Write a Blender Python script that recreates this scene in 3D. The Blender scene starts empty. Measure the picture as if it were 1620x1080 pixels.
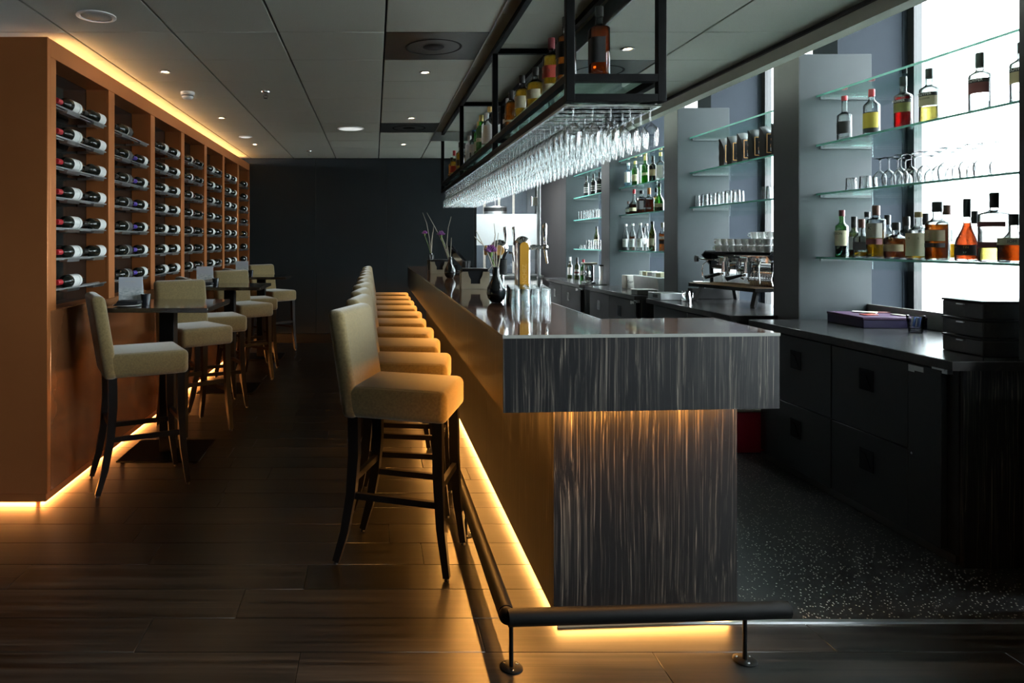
import bpy, bmesh, math, random
from math import sin, cos, pi, radians as R
from mathutils import Vector, Matrix

random.seed(7)
sc = bpy.context.scene
COL = sc.collection

# ------------------------------------------------------------------ camera
cam_d = bpy.data.cameras.new('camera'); cam = bpy.data.objects.new('camera', cam_d); COL.objects.link(cam)
cam.location = (0, 0, 1.45); cam.rotation_euler = (R(90), 0, 0)
cam_d.sensor_width = 36; cam_d.lens = 36 * 1102 / 1620
cam_d.shift_x = 218 / 1620; cam_d.shift_y = -157 / 1620
cam_d.clip_start = 0.05; cam_d.clip_end = 200
sc.camera = cam

# ------------------------------------------------------------------ exposure, world, daylight
sc.view_settings.view_transform = 'Standard'; sc.view_settings.look = 'None'
sc.view_settings.exposure = 2.0; sc.view_settings.gamma = 1.0
sc.view_settings.use_curve_mapping = False
W = bpy.data.worlds.new('overcast_sky'); sc.world = W; W.use_nodes = True
WN = W.node_tree.nodes['Background']
WN.inputs[0].default_value = (0.86, 0.94, 1.0, 1); WN.inputs[1].default_value = 6.2
sc.cycles.use_denoising = True
sc.cycles.max_bounces = 10; sc.cycles.diffuse_bounces = 4; sc.cycles.glossy_bounces = 4
sc.cycles.transmission_bounces = 8; sc.cycles.transparent_max_bounces = 48
sc.cycles.caustics_reflective = False; sc.cycles.caustics_refractive = False
sc.cycles.sample_clamp_indirect = 6.0
sc.cycles.use_light_tree = True

PIER = [2.82 - 1.92*k for k in range(2, 0, -1)] + [2.82, 4.74, 6.64, 8.56, 10.50]   # front faces of the shelf partitions
XW = 3.90
def portal(y0, y1, z0, z1):
    l = bpy.data.lights.new('window_portal', 'AREA'); l.shape = 'RECTANGLE'; l.size = y1-y0; l.size_y = z1-z0
    l.cycles.is_portal = True
    o = bpy.data.objects.new('window_portal', l); COL.objects.link(o)
    o.location = (XW+0.06, (y0+y1)/2, (z0+z1)/2); o.rotation_euler = Matrix(((0,0,1),(1,0,0),(0,1,0))).to_euler()
    o['kind'] = 'helper'
for a, b in zip(PIER[:-1], PIER[1:]):
    portal(a+0.60, b+0.31, 1.03, 3.6)

# ------------------------------------------------------------------ materials
MATS = {}
def nt(name):
    m = bpy.data.materials.new(name); m.use_nodes = True
    t = m.node_tree; t.nodes.clear()
    out = t.nodes.new('ShaderNodeOutputMaterial')
    return m, t, out
def N(t, typ, **kw):
    n = t.nodes.new(typ)
    for k, v in kw.items():
        if k in n.inputs: n.inputs[k].default_value = v
        else: setattr(n, k, v)
    return n
def c4(c): return (c[0], c[1], c[2], 1)
def mix_col(t, fac, a, b):
    n = t.nodes.new('ShaderNodeMix'); n.data_type = 'RGBA'
    for s, v in ((6, a), (7, b)):
        if isinstance(v, tuple): n.inputs[s].default_value = c4(v)
        else: t.links.new(v, n.inputs[s])
    if isinstance(fac, float): n.inputs[0].default_value = fac
    else: t.links.new(fac, n.inputs[0])
    return n.outputs[2]
def ramp(t, fac, stops):
    n = t.nodes.new('ShaderNodeValToRGB'); e = n.color_ramp.elements
    while len(e) < len(stops): e.new(0.5)
    for el, (p, c) in zip(e, stops):
        el.position = p; el.color = c4(c) if isinstance(c, tuple) else (c, c, c, 1)
    t.links.new(fac, n.inputs[0]); return n.outputs[0]
def coords(t, scale=(1,1,1), rnd=False):
    tc = t.nodes.new('ShaderNodeTexCoord'); mp = t.nodes.new('ShaderNodeMapping'); mp.inputs['Scale'].default_value = scale
    t.links.new(tc.outputs['Object'], mp.inputs[0])
    if rnd:
        oi = t.nodes.new('ShaderNodeObjectInfo'); vm = t.nodes.new('ShaderNodeVectorMath'); vm.operation = 'SCALE'
        cb = t.nodes.new('ShaderNodeCombineXYZ')
        for i in range(3): t.links.new(oi.outputs['Random'], cb.inputs[i])
        t.links.new(cb.outputs[0], vm.inputs[0]); vm.inputs['Scale'].default_value = 37.0
        t.links.new(vm.outputs[0], mp.inputs['Location'])
    return mp.outputs[0]
def noise(t, vec, scale, detail=3, rough=.55, dist=0.0):
    n = N(t, 'ShaderNodeTexNoise'); n.inputs['Scale'].default_value = scale; n.inputs['Detail'].default_value = detail
    n.inputs['Roughness'].default_value = rough; n.inputs['Distortion'].default_value = dist
    t.links.new(vec, n.inputs['Vector']); return n.outputs['Fac']
def bump(t, h, strength=.2, dist=.002):
    b = N(t, 'ShaderNodeBump'); b.inputs['Strength'].default_value = strength; b.inputs['Distance'].default_value = dist
    t.links.new(h, b.inputs['Height']); return b.outputs[0]
def M(name, col=(.5,.5,.5), rough=.5, metal=0.0, var=.12, vs=18.0, spec=.5, sheen=0.0, coat=0.0, bmp=0.0, trans=0.0, ior=1.45, emit=None, es=0.0):
    if name in MATS: return MATS[name]
    m, t, out = nt(name)
    p = N(t, 'ShaderNodeBsdfPrincipled')
    v = coords(t); f = noise(t, v, vs)
    lo = tuple(x*(1-var) for x in col); hi = tuple(min(1, x*(1+var)) for x in col)
    t.links.new(mix_col(t, f, lo, hi), p.inputs['Base Color'])
    p.inputs['Roughness'].default_value = rough; p.inputs['Metallic'].default_value = metal
    p.inputs['Specular IOR Level'].default_value = spec; p.inputs['IOR'].default_value = ior
    p.inputs['Sheen Weight'].default_value = sheen; p.inputs['Coat Weight'].default_value = coat
    p.inputs['Transmission Weight'].default_value = trans
    if emit: p.inputs['Emission Color'].default_value = c4(emit); p.inputs['Emission Strength'].default_value = es
    if bmp: t.links.new(bump(t, noise(t, v, vs*6, 4), bmp), p.inputs['Normal'])
    t.links.new(p.outputs[0], out.inputs[0]); MATS[name] = m; return m
def emitter(name, col, s):
    m, t, out = nt(name); e = N(t, 'ShaderNodeEmission'); e.inputs[0].default_value = c4(col); e.inputs[1].default_value = s
    t.links.new(e.outputs[0], out.inputs[0]); MATS[name] = m; return m
def thin(name, tint=(1,1,1), edge=(.75,.8,.8), ior=1.5, k=2.0, rough=.02, gl=(1,1,1), base=0.0, e0=.08, e1=.6):
    """thin clear sheet: transparent, Fresnel-reflective, rims tinted darker at grazing angles to paint in refraction outlines"""
    m, t, out = nt(name)
    l5 = N(t, 'ShaderNodeLayerWeight', Blend=.5); pw = N(t, 'ShaderNodeMath', operation='POWER'); t.links.new(l5.outputs['Facing'], pw.inputs[0]); pw.inputs[1].default_value = 5.0
    f0 = ((ior-1)/(ior+1))**2     # Schlick's form, alike from both sides of the sheet
    mu = N(t, 'ShaderNodeMath', operation='MULTIPLY_ADD', use_clamp=True)
    t.links.new(pw.outputs[0], mu.inputs[0]); mu.inputs[1].default_value = min(1.0, k*(1-f0)*.5); mu.inputs[2].default_value = f0*k+base
    mr = N(t, 'ShaderNodeMapRange', interpolation_type='SMOOTHSTEP'); t.links.new(l5.outputs['Facing'], mr.inputs[0])
    mr.inputs['From Min'].default_value = e0; mr.inputs['From Max'].default_value = e1
    tr = N(t, 'ShaderNodeBsdfTransparent'); t.links.new(mix_col(t, mr.outputs[0], tint, edge), tr.inputs[0])  # painted rim: edge colour stands in for refracted dark surroundings
    g = N(t, 'ShaderNodeBsdfGlossy'); g.inputs['Roughness'].default_value = rough; g.inputs[0].default_value = c4(gl)
    mx = N(t, 'ShaderNodeMixShader'); t.links.new(mu.outputs[0], mx.inputs[0])
    t.links.new(tr.outputs[0], mx.inputs[1]); t.links.new(g.outputs[0], mx.inputs[2])
    t.links.new(mx.outputs[0], out.inputs[0]); MATS[name] = m; return m
def liquid(name, col, tl=.35):
    """clear tinted drink: see-through tint, scattered daylight and a glossy surface"""
    m, t, out = nt(name)
    v = coords(t); f = noise(t, v, 12)
    cc = mix_col(t, f, tuple(x*.8 for x in col), tuple(min(1, x*1.15) for x in col))
    tr = N(t, 'ShaderNodeBsdfTransparent'); t.links.new(cc, tr.inputs[0])
    tb = N(t, 'ShaderNodeBsdfTranslucent'); t.links.new(cc, tb.inputs[0])
    df = N(t, 'ShaderNodeBsdfRefraction'); df.inputs['IOR'].default_value = 1.33; df.inputs['Roughness'].default_value = .05
    t.links.new(cc, df.inputs[0])
    a = N(t, 'ShaderNodeMixShader'); a.inputs[0].default_value = tl
    t.links.new(tr.outputs[0], a.inputs[1]); t.links.new(tb.outputs[0], a.inputs[2])
    b = N(t, 'ShaderNodeMixShader'); b.inputs[0].default_value = .35
    t.links.new(a.outputs[0], b.inputs[1]); t.links.new(df.outputs[0], b.inputs[2])
    t.links.new(b.outputs[0], out.inputs[0]); MATS[name] = m; return m
def wood(name, dark, light, sc3, rough=.4, thr=(.45,.62,.8), mid=.35, coat=0.0, rnd=False, bmp=.15, spec=.5, n2=(1,1,1), warp=0):
    m, t, out = nt(name)
    p = N(t, 'ShaderNodeBsdfPrincipled')
    v = coords(t, sc3, rnd)
    if warp:
        tc = t.nodes.new('ShaderNodeTexCoord'); wn = N(t, 'ShaderNodeTexNoise'); wm = t.nodes.new('ShaderNodeMapping'); wm.inputs['Scale'].default_value = (4, 4, 1.6)
        t.links.new(tc.outputs['Object'], wm.inputs[0]); t.links.new(wm.outputs[0], wn.inputs['Vector']); wn.inputs['Scale'].default_value = 1.0; wn.inputs['Detail'].default_value = 2
        vm = N(t, 'ShaderNodeVectorMath', operation='MULTIPLY_ADD'); t.links.new(wn.outputs['Color'], vm.inputs[0]); vm.inputs[1].default_value = (warp, warp, 0); t.links.new(v, vm.inputs[2]); v = vm.outputs[0]
    f = noise(t, v, 1.0, 5, .6, .5)
    v2 = coords(t, n2, rnd); g = noise(t, v2, 1.0, 2, .5, 1.5)
    mm = tuple(d + (l-d)*mid for d, l in zip(dark, light))
    c = ramp(t, f, [(thr[0], dark), (thr[1], mm), (thr[2], light)])
    c2 = mix_col(t, ramp(t, g, [(.35, 0.35), (.65, 1.0)]), dark, c)
    if rnd:
        oi = t.nodes.new('ShaderNodeObjectInfo')
        c2b = t.nodes.new('ShaderNodeHueSaturation'); t.links.new(c2, c2b.inputs['Color'])
        mr = N(t, 'ShaderNodeMapRange'); mr.inputs['To Min'].default_value = .7; mr.inputs['To Max'].default_value = 1.35
        t.links.new(oi.outputs['Random'], mr.inputs[0]); t.links.new(mr.outputs[0], c2b.inputs['Value']); c2 = c2b.outputs[0]
    t.links.new(c2, p.inputs['Base Color'])
    rr = N(t, 'ShaderNodeMapRange'); rr.inputs['To Min'].default_value = rough*.8; rr.inputs['To Max'].default_value = min(1, rough*1.3)
    t.links.new(f, rr.inputs[0]); t.links.new(rr.outputs[0], p.inputs['Roughness'])
    p.inputs['Specular IOR Level'].default_value = spec; p.inputs['Coat Weight'].default_value = coat; p.inputs['Coat Roughness'].default_value = .05
    if bmp: t.links.new(bump(t, f, bmp, .001), p.inputs['Normal'])
    t.links.new(p.outputs[0], out.inputs[0]); MATS[name] = m; return m

plank_m = wood('plank_oak', (.0028,.0026,.0024), (.070,.060,.047), (.9, 34, 34), .31, (.40,.58,.80), .30, rnd=True, bmp=.35, n2=(.6,5,5))
ebony_m = wood('ebony_veneer', (.010,.010,.011), (.32,.275,.215), (165, 165, 1.6), .34, (.50,.61,.73), .20, bmp=.1, spec=.35, n2=(9,9,.5), warp=6)
ebony_h = wood('ebony_edge', (.012,.010,.009), (.07,.055,.045), (40, 40, 40), .3, (.45,.6,.8), .3, bmp=.05)
top_m = wood('lacquered_top', (.080,.036,.020), (.19,.092,.05), (30, 2.2, 30), .06, (.4,.55,.75), .4, coat=.25, bmp=0, spec=.5)
work_m = wood('dark_worktop', (.018,.018,.019), (.05,.05,.052), (30, 3, 30), .22, (.4,.55,.8), .4, bmp=.03)
leg_m = M('black_stained_wood', (.006,.0052,.005), .48, var=.3, vs=40, spec=.22)
velvet_m = M('olive_velvet', (.205,.150,.062), .8, var=.5, vs=95, sheen=.55, bmp=.45, spec=.2)
copper_m = M('copper_laminate', (.56,.195,.060), .38, .5, var=.06, vs=6)
copper_b = M('copper_gloss_laminate', (.52,.20,.075), .25, .65, var=.1, vs=5)
tile_m = M('ceiling_tile_grey', (.50,.52,.45), .85, var=.14, vs=160, bmp=.2, spec=.2)
void_m = M('ceiling_void_black', (.01,.01,.01), .9)
navy_m = M('navy_wall_paint', (.0125,.020,.0245), .6, var=.2, vs=2.5)
black_m = M('black_lacquer', (.012,.012,.012), .35)
steel_b = M('black_steel', (.003,.0034,.0034), .5, 0.0, spec=.15)
drawer_m = M('anthracite_laminate', (.011,.0135,.0155), .48, var=.15)
part_m = M('slate_panel', (.042,.051,.054), .45, var=.2, vs=3.0, spec=.2)
partd_m = M('dark_panel_edge', (.020,.020,.020), .4)
pier_m = M('blue_grey_cladding', (.022,.028,.036), .7, var=.05, spec=.12)
alu_m = M('brushed_aluminium', (.62,.63,.63), .3, 1.0)
chrome_m = M('polished_chrome', (.80,.80,.80), .08, 1.0, var=.03)
white_m = M('white_plastic', (.80,.80,.78), .4, var=.03)
china_m = M('white_china', (.90,.90,.89), .15, var=.03)
fascia_m = M('bulkhead_plaster', (.36,.37,.30), .8, var=.05)
darkpane_m = M('smoked_glass_back', (.012,.012,.011), .05, spec=.6, var=.3, vs=3)
goldplate_m = M('brushed_brass', (.58,.50,.36), .3, .55)
window_m = thin('window_glass', (.97,.985,.98), (.85,.9,.9), k=1.5, e0=.5, e1=.95)
shelf_m = thin('clear_shelf_glass', (.92,.975,.96), (.60,.82,.76), k=1.6, e0=.6, e1=1.0, rough=.02)
edge_m = M('green_glass_edge', (.20,.56,.49), .15, var=.1)
stem_m = thin('wine_glass_clear', (.96,.975,.975), (.04,.05,.05), k=1.0, rough=.015, base=0.02, e0=.12, e1=.68)
hang_m = thin('hanging_glass_clear', (.97,.98,.98), (.30,.33,.33), k=1.9, rough=.015, base=.03, e0=.2, e1=.85)  # brighter copy of the stemware glass, paler rims and gloss paint the sparkle
bglass_m = thin('clear_bottle_glass', (.90,.93,.92), (.01,.012,.012), k=1.0, rough=.03)
def frosted():
    m, t, out = nt('frosted_film'); v = coords(t); f = noise(t, v, 40); cc = mix_col(t, f, (.86,.89,.89), (.92,.95,.95))
    d = N(t, 'ShaderNodeBsdfDiffuse'); b = N(t, 'ShaderNodeBsdfTranslucent'); x = N(t, 'ShaderNodeMixShader'); x.inputs[0].default_value = .65
    t.links.new(cc, d.inputs[0]); t.links.new(cc, b.inputs[0]); t.links.new(d.outputs[0], x.inputs[1]); t.links.new(b.outputs[0], x.inputs[2]); t.links.new(x.outputs[0], out.inputs[0]); return m
frost_m = frosted()
led_amber = emitter('led_strip_amber', (1.0,.45,.11), 18.0)
led_orange = emitter('led_strip_orange', (1.0,.36,.08), 28.0)
led_cove = emitter('led_strip_cove', (1.0,.52,.17), 9.5)
lamp_m = emitter('downlight_lamp', (1.0,.72,.45), 16.0)
kitchen_lamp = emitter('kitchen_lamp', (.95,.98,1.0), 20.0)
LQ = dict(amber=liquid('whisky_amber_deep', (.40,.17,.025), .2), gold=liquid('gold_deep_tint', (.50,.34,.06), .2), red=liquid('red_liqueur', (.42,.03,.03), .2),
          brown=liquid('brandy_deep_tint', (.26,.085,.02), .2), straw=liquid('straw_syrup', (.62,.55,.25), .15), green=liquid('green_liqueur', (.20,.45,.12), .2),
          cognac=liquid('cognac_rose', (.42,.14,.06), .2), water=liquid('clear_spirit', (.80,.83,.83), .08),
          lamber=liquid('malt_amber', (.80,.38,.06), .35), lgold=liquid('malt_gold', (.90,.62,.12), .35), lbrown=liquid('brandy_bright_tint', (.60,.22,.06), .3))  # drink tints darkened against window glare; l-keyed copies kept brighter for the rack
GL = dict(clear=bglass_m, green=thin('green_bottle_glass', (.18,.55,.15), (.05,.25,.05), k=2.0), blue=thin('pale_blue_glass', (.62,.80,.90), (.3,.5,.65), k=2.0),
          olive=thin('olive_bottle_glass', (.30,.36,.08), (.1,.14,.03), k=2.0),
          black=M('black_bottle_glass', (.008,.010,.008), .07, spec=.7), frost=M('white_frosted_glass', (.78,.80,.80), .35, trans=.3))
CP = dict(black=M('black_cap', (.015,.014,.013), .35), red=M('red_capsule', (.45,.02,.03), .35), purple=M('purple_capsule', (.07,.035,.30), .35),
          gold=M('gold_cap', (.75,.55,.22), .3, .8), brown=M('brown_cap', (.13,.055,.04), .4), white=M('white_cap', (.75,.75,.72), .4),
          blue=M('blue_cap', (.04,.12,.30), .35), cork=M('cork_stopper', (.42,.30,.16), .8), maroon=M('maroon_cap', (.16,.03,.035), .35),
          orange=M('orange_cap', (.55,.18,.04), .4), silver=M('silver_cap', (.6,.6,.58), .3, .9))
PL = dict(white=M('white_label_paper', (.74,.75,.72), .7, var=.06, vs=60), cream=M('cream_label_paper', (.62,.56,.38), .7, var=.1, vs=40),
          black=M('black_label_paper', (.02,.02,.02), .5), kraft=M('kraft_label_paper', (.42,.33,.19), .7, var=.12), maroon=M('maroon_label_paper', (.17,.05,.05), .5),
          olive=M('olive_label_paper', (.17,.17,.05), .5), grey=M('grey_label_paper', (.33,.31,.26), .6), yellow=M('yellow_label_paper', (.55,.42,.06), .6),
          red=M('red_label_paper', (.40,.05,.03), .5), beige=M('beige_label_paper', (.45,.38,.25), .6), dgrey=M('dark_grey_label', (.07,.07,.07), .5))
ink_w = M('white_ink', (.75,.75,.72), .6); ink_k = M('black_ink', (.02,.02,.02), .6); ink_g = M('gold_ink', (.60,.42,.14), .5)

# ------------------------------------------------------------------ mesh helpers
class MB:
    def __init__(s): s.v = []; s.f = []; s.sm = []; s.mi = []; s.cur = 0
    def add(s, vs, fs, smooth=False):
        b = len(s.v); s.v += [tuple(v) for v in vs]
        for f in fs: s.f.append([b+i for i in f]); s.sm.append(smooth); s.mi.append(s.cur)
        return s
    def box(s, x0, x1, y0, y1, z0, z1):
        return s.add([(x0,y0,z0),(x1,y0,z0),(x1,y1,z0),(x0,y1,z0),(x0,y0,z1),(x1,y0,z1),(x1,y1,z1),(x0,y1,z1)],
                     [(0,3,2,1),(4,5,6,7),(0,1,5,4),(1,2,6,5),(2,3,7,6),(3,0,4,7)])
    def hexa(s, b, t):      # 4 bottom points, 4 top points
        return s.add(list(b)+list(t), [(0,3,2,1),(4,5,6,7),(0,1,5,4),(1,2,6,5),(2,3,7,6),(3,0,4,7)])
    def prism(s, poly, a0, a1, axis='z'):
        n = len(poly)
        def pt(p, a): return {'z': (p[0],p[1],a), 'y': (p[0],a,p[1]), 'x': (a,p[0],p[1])}[axis]
        vs = [pt(p, a0) for p in poly] + [pt(p, a1) for p in poly]
        fs = [list(range(n))[::-1], list(range(n, 2*n))] + [(i, (i+1)%n, n+(i+1)%n, n+i) for i in range(n)]
        return s.add(vs, fs)
    def rbox(s, x0, x1, y0, y1, z0, z1, r=.01, seg=2, fn=None):
        bm = bmesh.new(); bmesh.ops.create_cube(bm, size=1)
        for v in bm.verts: v.co = Vector(((x0+x1)/2 + v.co.x*(x1-x0), (y0+y1)/2 + v.co.y*(y1-y0), (z0+z1)/2 + v.co.z*(z1-z0)))
        bmesh.ops.bevel(bm, geom=list(bm.edges), offset=r, segments=seg, affect='EDGES', profile=.5)
        bm.verts.index_update()
        vs = [tuple(v.co) for v in bm.verts]
        if fn: vs = [fn(v) for v in vs]
        s.add(vs, [[v.index for v in f.verts] for f in bm.faces], True); bm.free(); return s
    def lathe(s, prof, n=20, c=(0,0,0), sx=1, sy=1, a0=0, a1=2*pi, rot=0, axis='z', cap=False):
        full = abs(a1-a0-2*pi) < 1e-6; m = n if full else n+1; vs = []
        for r, z in prof:
            for i in range(m):
                a = a0+(a1-a0)*i/n+rot; x, y = r*cos(a)*sx, r*sin(a)*sy
                p = (x, y, z) if axis == 'z' else ((z, x, y) if axis == 'x' else (y, z, x))
                vs.append((c[0]+p[0], c[1]+p[1], c[2]+p[2]))
        fs = []
        for j in range(len(prof)-1):
            for i in range(n if full else n):
                k = (i+1) % m if full else i+1
                fs.append((j*m+i, j*m+k, (j+1)*m+k, (j+1)*m+i))
        return s.add(vs, fs, True)
    def cyl(s, p0, p1, r0, r1=None, n=12, caps=True):
        return s.tube([p0, p1], [r0, r0 if r1 is None else r1], n, caps)
    def tube(s, pts, r, n=8, caps=True):
        pts = [Vector(p) for p in pts]; rs = r if isinstance(r, (list, tuple)) else [r]*len(pts); vs = []; fs = []
        d0 = (pts[1]-pts[0]).normalized(); u = d0.orthogonal().normalized()
        for i, p in enumerate(pts):
            d = (pts[min(i+1, len(pts)-1)]-pts[max(i-1, 0)]).normalized()
            u = (u - d*u.dot(d)).normalized(); w = d.cross(u)
            for k in range(n): a = 2*pi*k/n; vs.append(p + (u*cos(a)+w*sin(a))*rs[i])
        for i in range(len(pts)-1):
            for k in range(n): fs.append((i*n+k, i*n+(k+1)%n, (i+1)*n+(k+1)%n, (i+1)*n+k))
        s.add(vs, fs, True)
        if caps:
            b = len(s.v)-len(vs)
            s.f.append([b+k for k in range(n)][::-1]); s.sm.append(False); s.mi.append(s.cur)
            s.f.append([b+(len(pts)-1)*n+k for k in range(n)]); s.sm.append(False); s.mi.append(s.cur)
        return s
    def sweep(s, pts, half, up=(0,1,0)):   # rectangular section sweep; half=(a along up, b across) per point
        pts = [Vector(p) for p in pts]; vs = []; fs = []; up = Vector(up)
        for i, p in enumerate(pts):
            d = (pts[min(i+1, len(pts)-1)]-pts[max(i-1, 0)]).normalized(); w = d.cross(up).normalized(); h = half[i] if isinstance(half, list) else half
            for a, b in ((-1,-1),(1,-1),(1,1),(-1,1)): vs.append(p + up*h[0]*a + w*h[1]*b)
        for i in range(len(pts)-1):
            for k in range(4): fs.append((i*4+k, i*4+(k+1)%4, i*4+4+(k+1)%4, i*4+4+k))
        fs.append((3,2,1,0)); e = (len(pts)-1)*4; fs.append((e,e+1,e+2,e+3))
        return s.add(vs, fs)
    def sphere(s, c, r, n=12, m=8, sz=1.0):
        return s.lathe([(max(1e-4, r*sin(pi*j/m)), -r*cos(pi*j/m)*sz) for j in range(m+1)], n, c)
    def mesh(s, name, mats, off=(0,0,0)):
        me = bpy.data.meshes.new(name)
        me.from_pydata([(v[0]-off[0], v[1]-off[1], v[2]-off[2]) for v in s.v], [], s.f)
        for p, q, k in zip(me.polygons, s.sm, s.mi): p.use_smooth = q; p.material_index = k
        for m in (mats if isinstance(mats, (list, tuple)) else [mats]): me.materials.append(m)
        bm = bmesh.new(); bm.from_mesh(me); bmesh.ops.recalc_face_normals(bm, faces=bm.faces); bm.to_mesh(me); bm.free()
        if any(s.sm): me.set_sharp_from_angle(angle=R(38))
        me.update(); return me

def link(name, data, parent=None, loc=(0,0,0), rot=(0,0,0)):
    o = bpy.data.objects.new(name, data); COL.objects.link(o); o.location = loc; o.rotation_euler = rot
    if parent: o.parent = parent
    return o
def tag(o, label, cat, group=None, kind=None):
    o['label'] = label; o['category'] = cat
    if group: o['group'] = group
    if kind: o['kind'] = kind
    return o
def thing(name, label, cat, loc=(0,0,0), rz=0.0, group=None):
    o = bpy.data.objects.new(name, None); o.empty_display_size = .05; COL.objects.link(o)
    o.location = loc; o.rotation_euler = (0, 0, rz); return tag(o, label, cat, group)
def root_of(o):
    p = Vector((0,0,0))
    while o: p += o.location; o = o.parent
    return p
def part(name, mb, mat, parent, world=False, label=None):
    """mb in the parent's local space, or in world space when world=True (unrotated parents)"""
    off = root_of(parent) if world else (0,0,0)
    o = link(name, mb.mesh(name, mat, off), parent)
    if label: o['label'] = label
    return o
def solo(name, mb, mat, label, cat, org=None, group=None):
    """one-mesh thing built in world space with its origin moved to org"""
    org = org or (0,0,0)
    return tag(link(name, mb.mesh(name, mat, org), None, org), label, cat, group)
def struct(name, mb, mat, parent=None, org=(0,0,0)):
    o = link(name, mb.mesh(name, mat, org), parent, org)
    if not parent: o['kind'] = 'structure'
    return o
def dup(root, loc, rz=None, label=None, group=None):
    def cp(o, par):
        c = o.copy(); COL.objects.link(c)
        if par: c.parent = par
        for ch in o.children: cp(ch, c)
        return c
    r = cp(root, None); r.location = loc
    if rz is not None: r.rotation_euler = (0, 0, rz)
    if label: r['label'] = label
    if group: r['group'] = group
    return r
FONTS = {}
def text(name, body, size, loc, rot, mat, parent, ext=.0003, align='CENTER'):
    k = (body, size, mat.name, ext, align)
    if k not in FONTS:
        cu = bpy.data.curves.new(name, 'FONT'); cu.body = body; cu.size = size; cu.extrude = ext; cu.align_x = align; cu.align_y = 'CENTER'
        cu.resolution_u = 2; cu.materials.append(mat)
        tmp = bpy.data.objects.new('tmp', cu); COL.objects.link(tmp)
        dg = bpy.context.evaluated_depsgraph_get(); dg.update()
        me = bpy.data.meshes.new_from_object(tmp.evaluated_get(dg)); bpy.data.objects.remove(tmp); FONTS[k] = me
    return link(name, FONTS[k], parent, loc, rot)
ORD = ['first','second','third','fourth','fifth','sixth','seventh','eighth','ninth','tenth','eleventh','twelfth','thirteenth','fourteenth','fifteenth','sixteenth','seventeenth','eighteenth']

# ================================================================== THE SETTING
# ---- plank floor
fl = struct('floor', MB().box(-4.7, 4.0, -4.1, 12.7, -.12, -.012), black_m)
PW, PLN = .2237, 1.245
pm_full = MB().rbox(0, PLN-.002, 0, PW-.002, -.011, 0, .0012, 1).mesh('plank', plank_m)
cut_cache = {}
def plank(x0, x1, y):
    if x1-x0 < .03: return
    L = round(x1-x0, 3)
    if abs(L-PLN) < .002: me = pm_full
    else:
        if L not in cut_cache: cut_cache[L] = MB().rbox(0, L-.002, 0, PW-.002, -.011, 0, .0012, 1).mesh('plank', plank_m)
        me = cut_cache[L]
    link('plank', me, fl, (x0, y, 0))
JO = {-2: -.26, -1: -.85, 0: -.536, 1: -.295, 2: -1.02}
rr = random.Random(5)
for k in range(-9, 33):
    y = 2.690 + PW*k
    xa, xb = (-2.9, 3.85) if k < 0 else (-2.05 if k > 5 else -2.9, 1.12)
    j = JO.get(k, rr.choice([0, .31, .62, .93]) + rr.uniform(-.08, .08))
    e = [xa] + [j + PLN*i for i in range(-8, 9) if xa+.03 < j+PLN*i < xb-.03] + [xb]
    for a, b in zip(e[:-1], e[1:]): plank(round(a, 3), round(b, 3), y)

# ---- rubber floor behind the bar: dark with white flecks
def speckle():
    m, t, out = nt('speckled_rubber'); p = N(t, 'ShaderNodeBsdfPrincipled'); v = coords(t)
    vo = N(t, 'ShaderNodeTexVoronoi'); vo.inputs['Scale'].default_value = 80; t.links.new(v, vo.inputs['Vector'])
    r = ramp(t, vo.outputs['Distance'], [(.0, 1.0), (.20, 1.0), (.25, 0.0)])
    w = N(t, 'ShaderNodeTexWhiteNoise'); t.links.new(vo.outputs['Position'], w.inputs['Vector'])
    mu = N(t, 'ShaderNodeMath', operation='MULTIPLY'); t.links.new(r, mu.inputs[0])
    gt = N(t, 'ShaderNodeMath', operation='GREATER_THAN'); t.links.new(w.outputs['Value'], gt.inputs[0]); gt.inputs[1].default_value = .45
    t.links.new(gt.outputs[0], mu.inputs[1])
    t.links.new(mix_col(t, mu.outputs[0], (.009,.010,.0105), (.60,.57,.48)), p.inputs['Base Color'])
    p.inputs['Roughness'].default_value = .38; t.links.new(p.outputs[0], out.inputs[0]); return m
struct('floor_service', MB().box(1.12, 3.98, 2.665, 10.45, -.011, .004), speckle())
struct('trim_1', MB().hexa([(1.10,2.645,-.002),(3.98,2.645,-.002),(3.98,2.672,-.002),(1.10,2.672,-.002)], [(1.10,2.649,.007),(3.98,2.649,.007),(3.98,2.668,.007),(1.10,2.668,.007)]), alu_m)

# ---- ceiling: slab, tiles, recess over the bar
ZC = 2.656
ceil = struct('ceiling', MB().box(-4.7, 2.455, -4.1, 12.7, 2.80, 2.95), void_m)
struct('ceiling_plain', MB().box(-4.7, 2.455, -4.1, .34, ZC, 2.80), tile_m, ceil)
CX = [-2.99,-2.38,-1.77,-1.16,-.553,.063,.671,1.28,1.89,2.455]
def perf():
    m, t, out = nt('perforated_steel'); p = N(t, 'ShaderNodeBsdfPrincipled'); v = coords(t)
    vo = N(t, 'ShaderNodeTexVoronoi'); vo.inputs['Scale'].default_value = 110; vo.inputs['Randomness'].default_value = 0.0; t.links.new(v, vo.inputs['Vector'])
    r = ramp(t, vo.outputs['Distance'], [(.30, 0.0), (.36, 1.0)])
    t.links.new(mix_col(t, r, (.004,.004,.004), (.085,.095,.088)), p.inputs['Base Color'])
    p.inputs['Roughness'].default_value = .3; p.inputs['Metallic'].default_value = .4
    t.links.new(p.outputs[0], out.inputs[0]); return m
perf_m = perf()
tcache = {}
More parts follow.
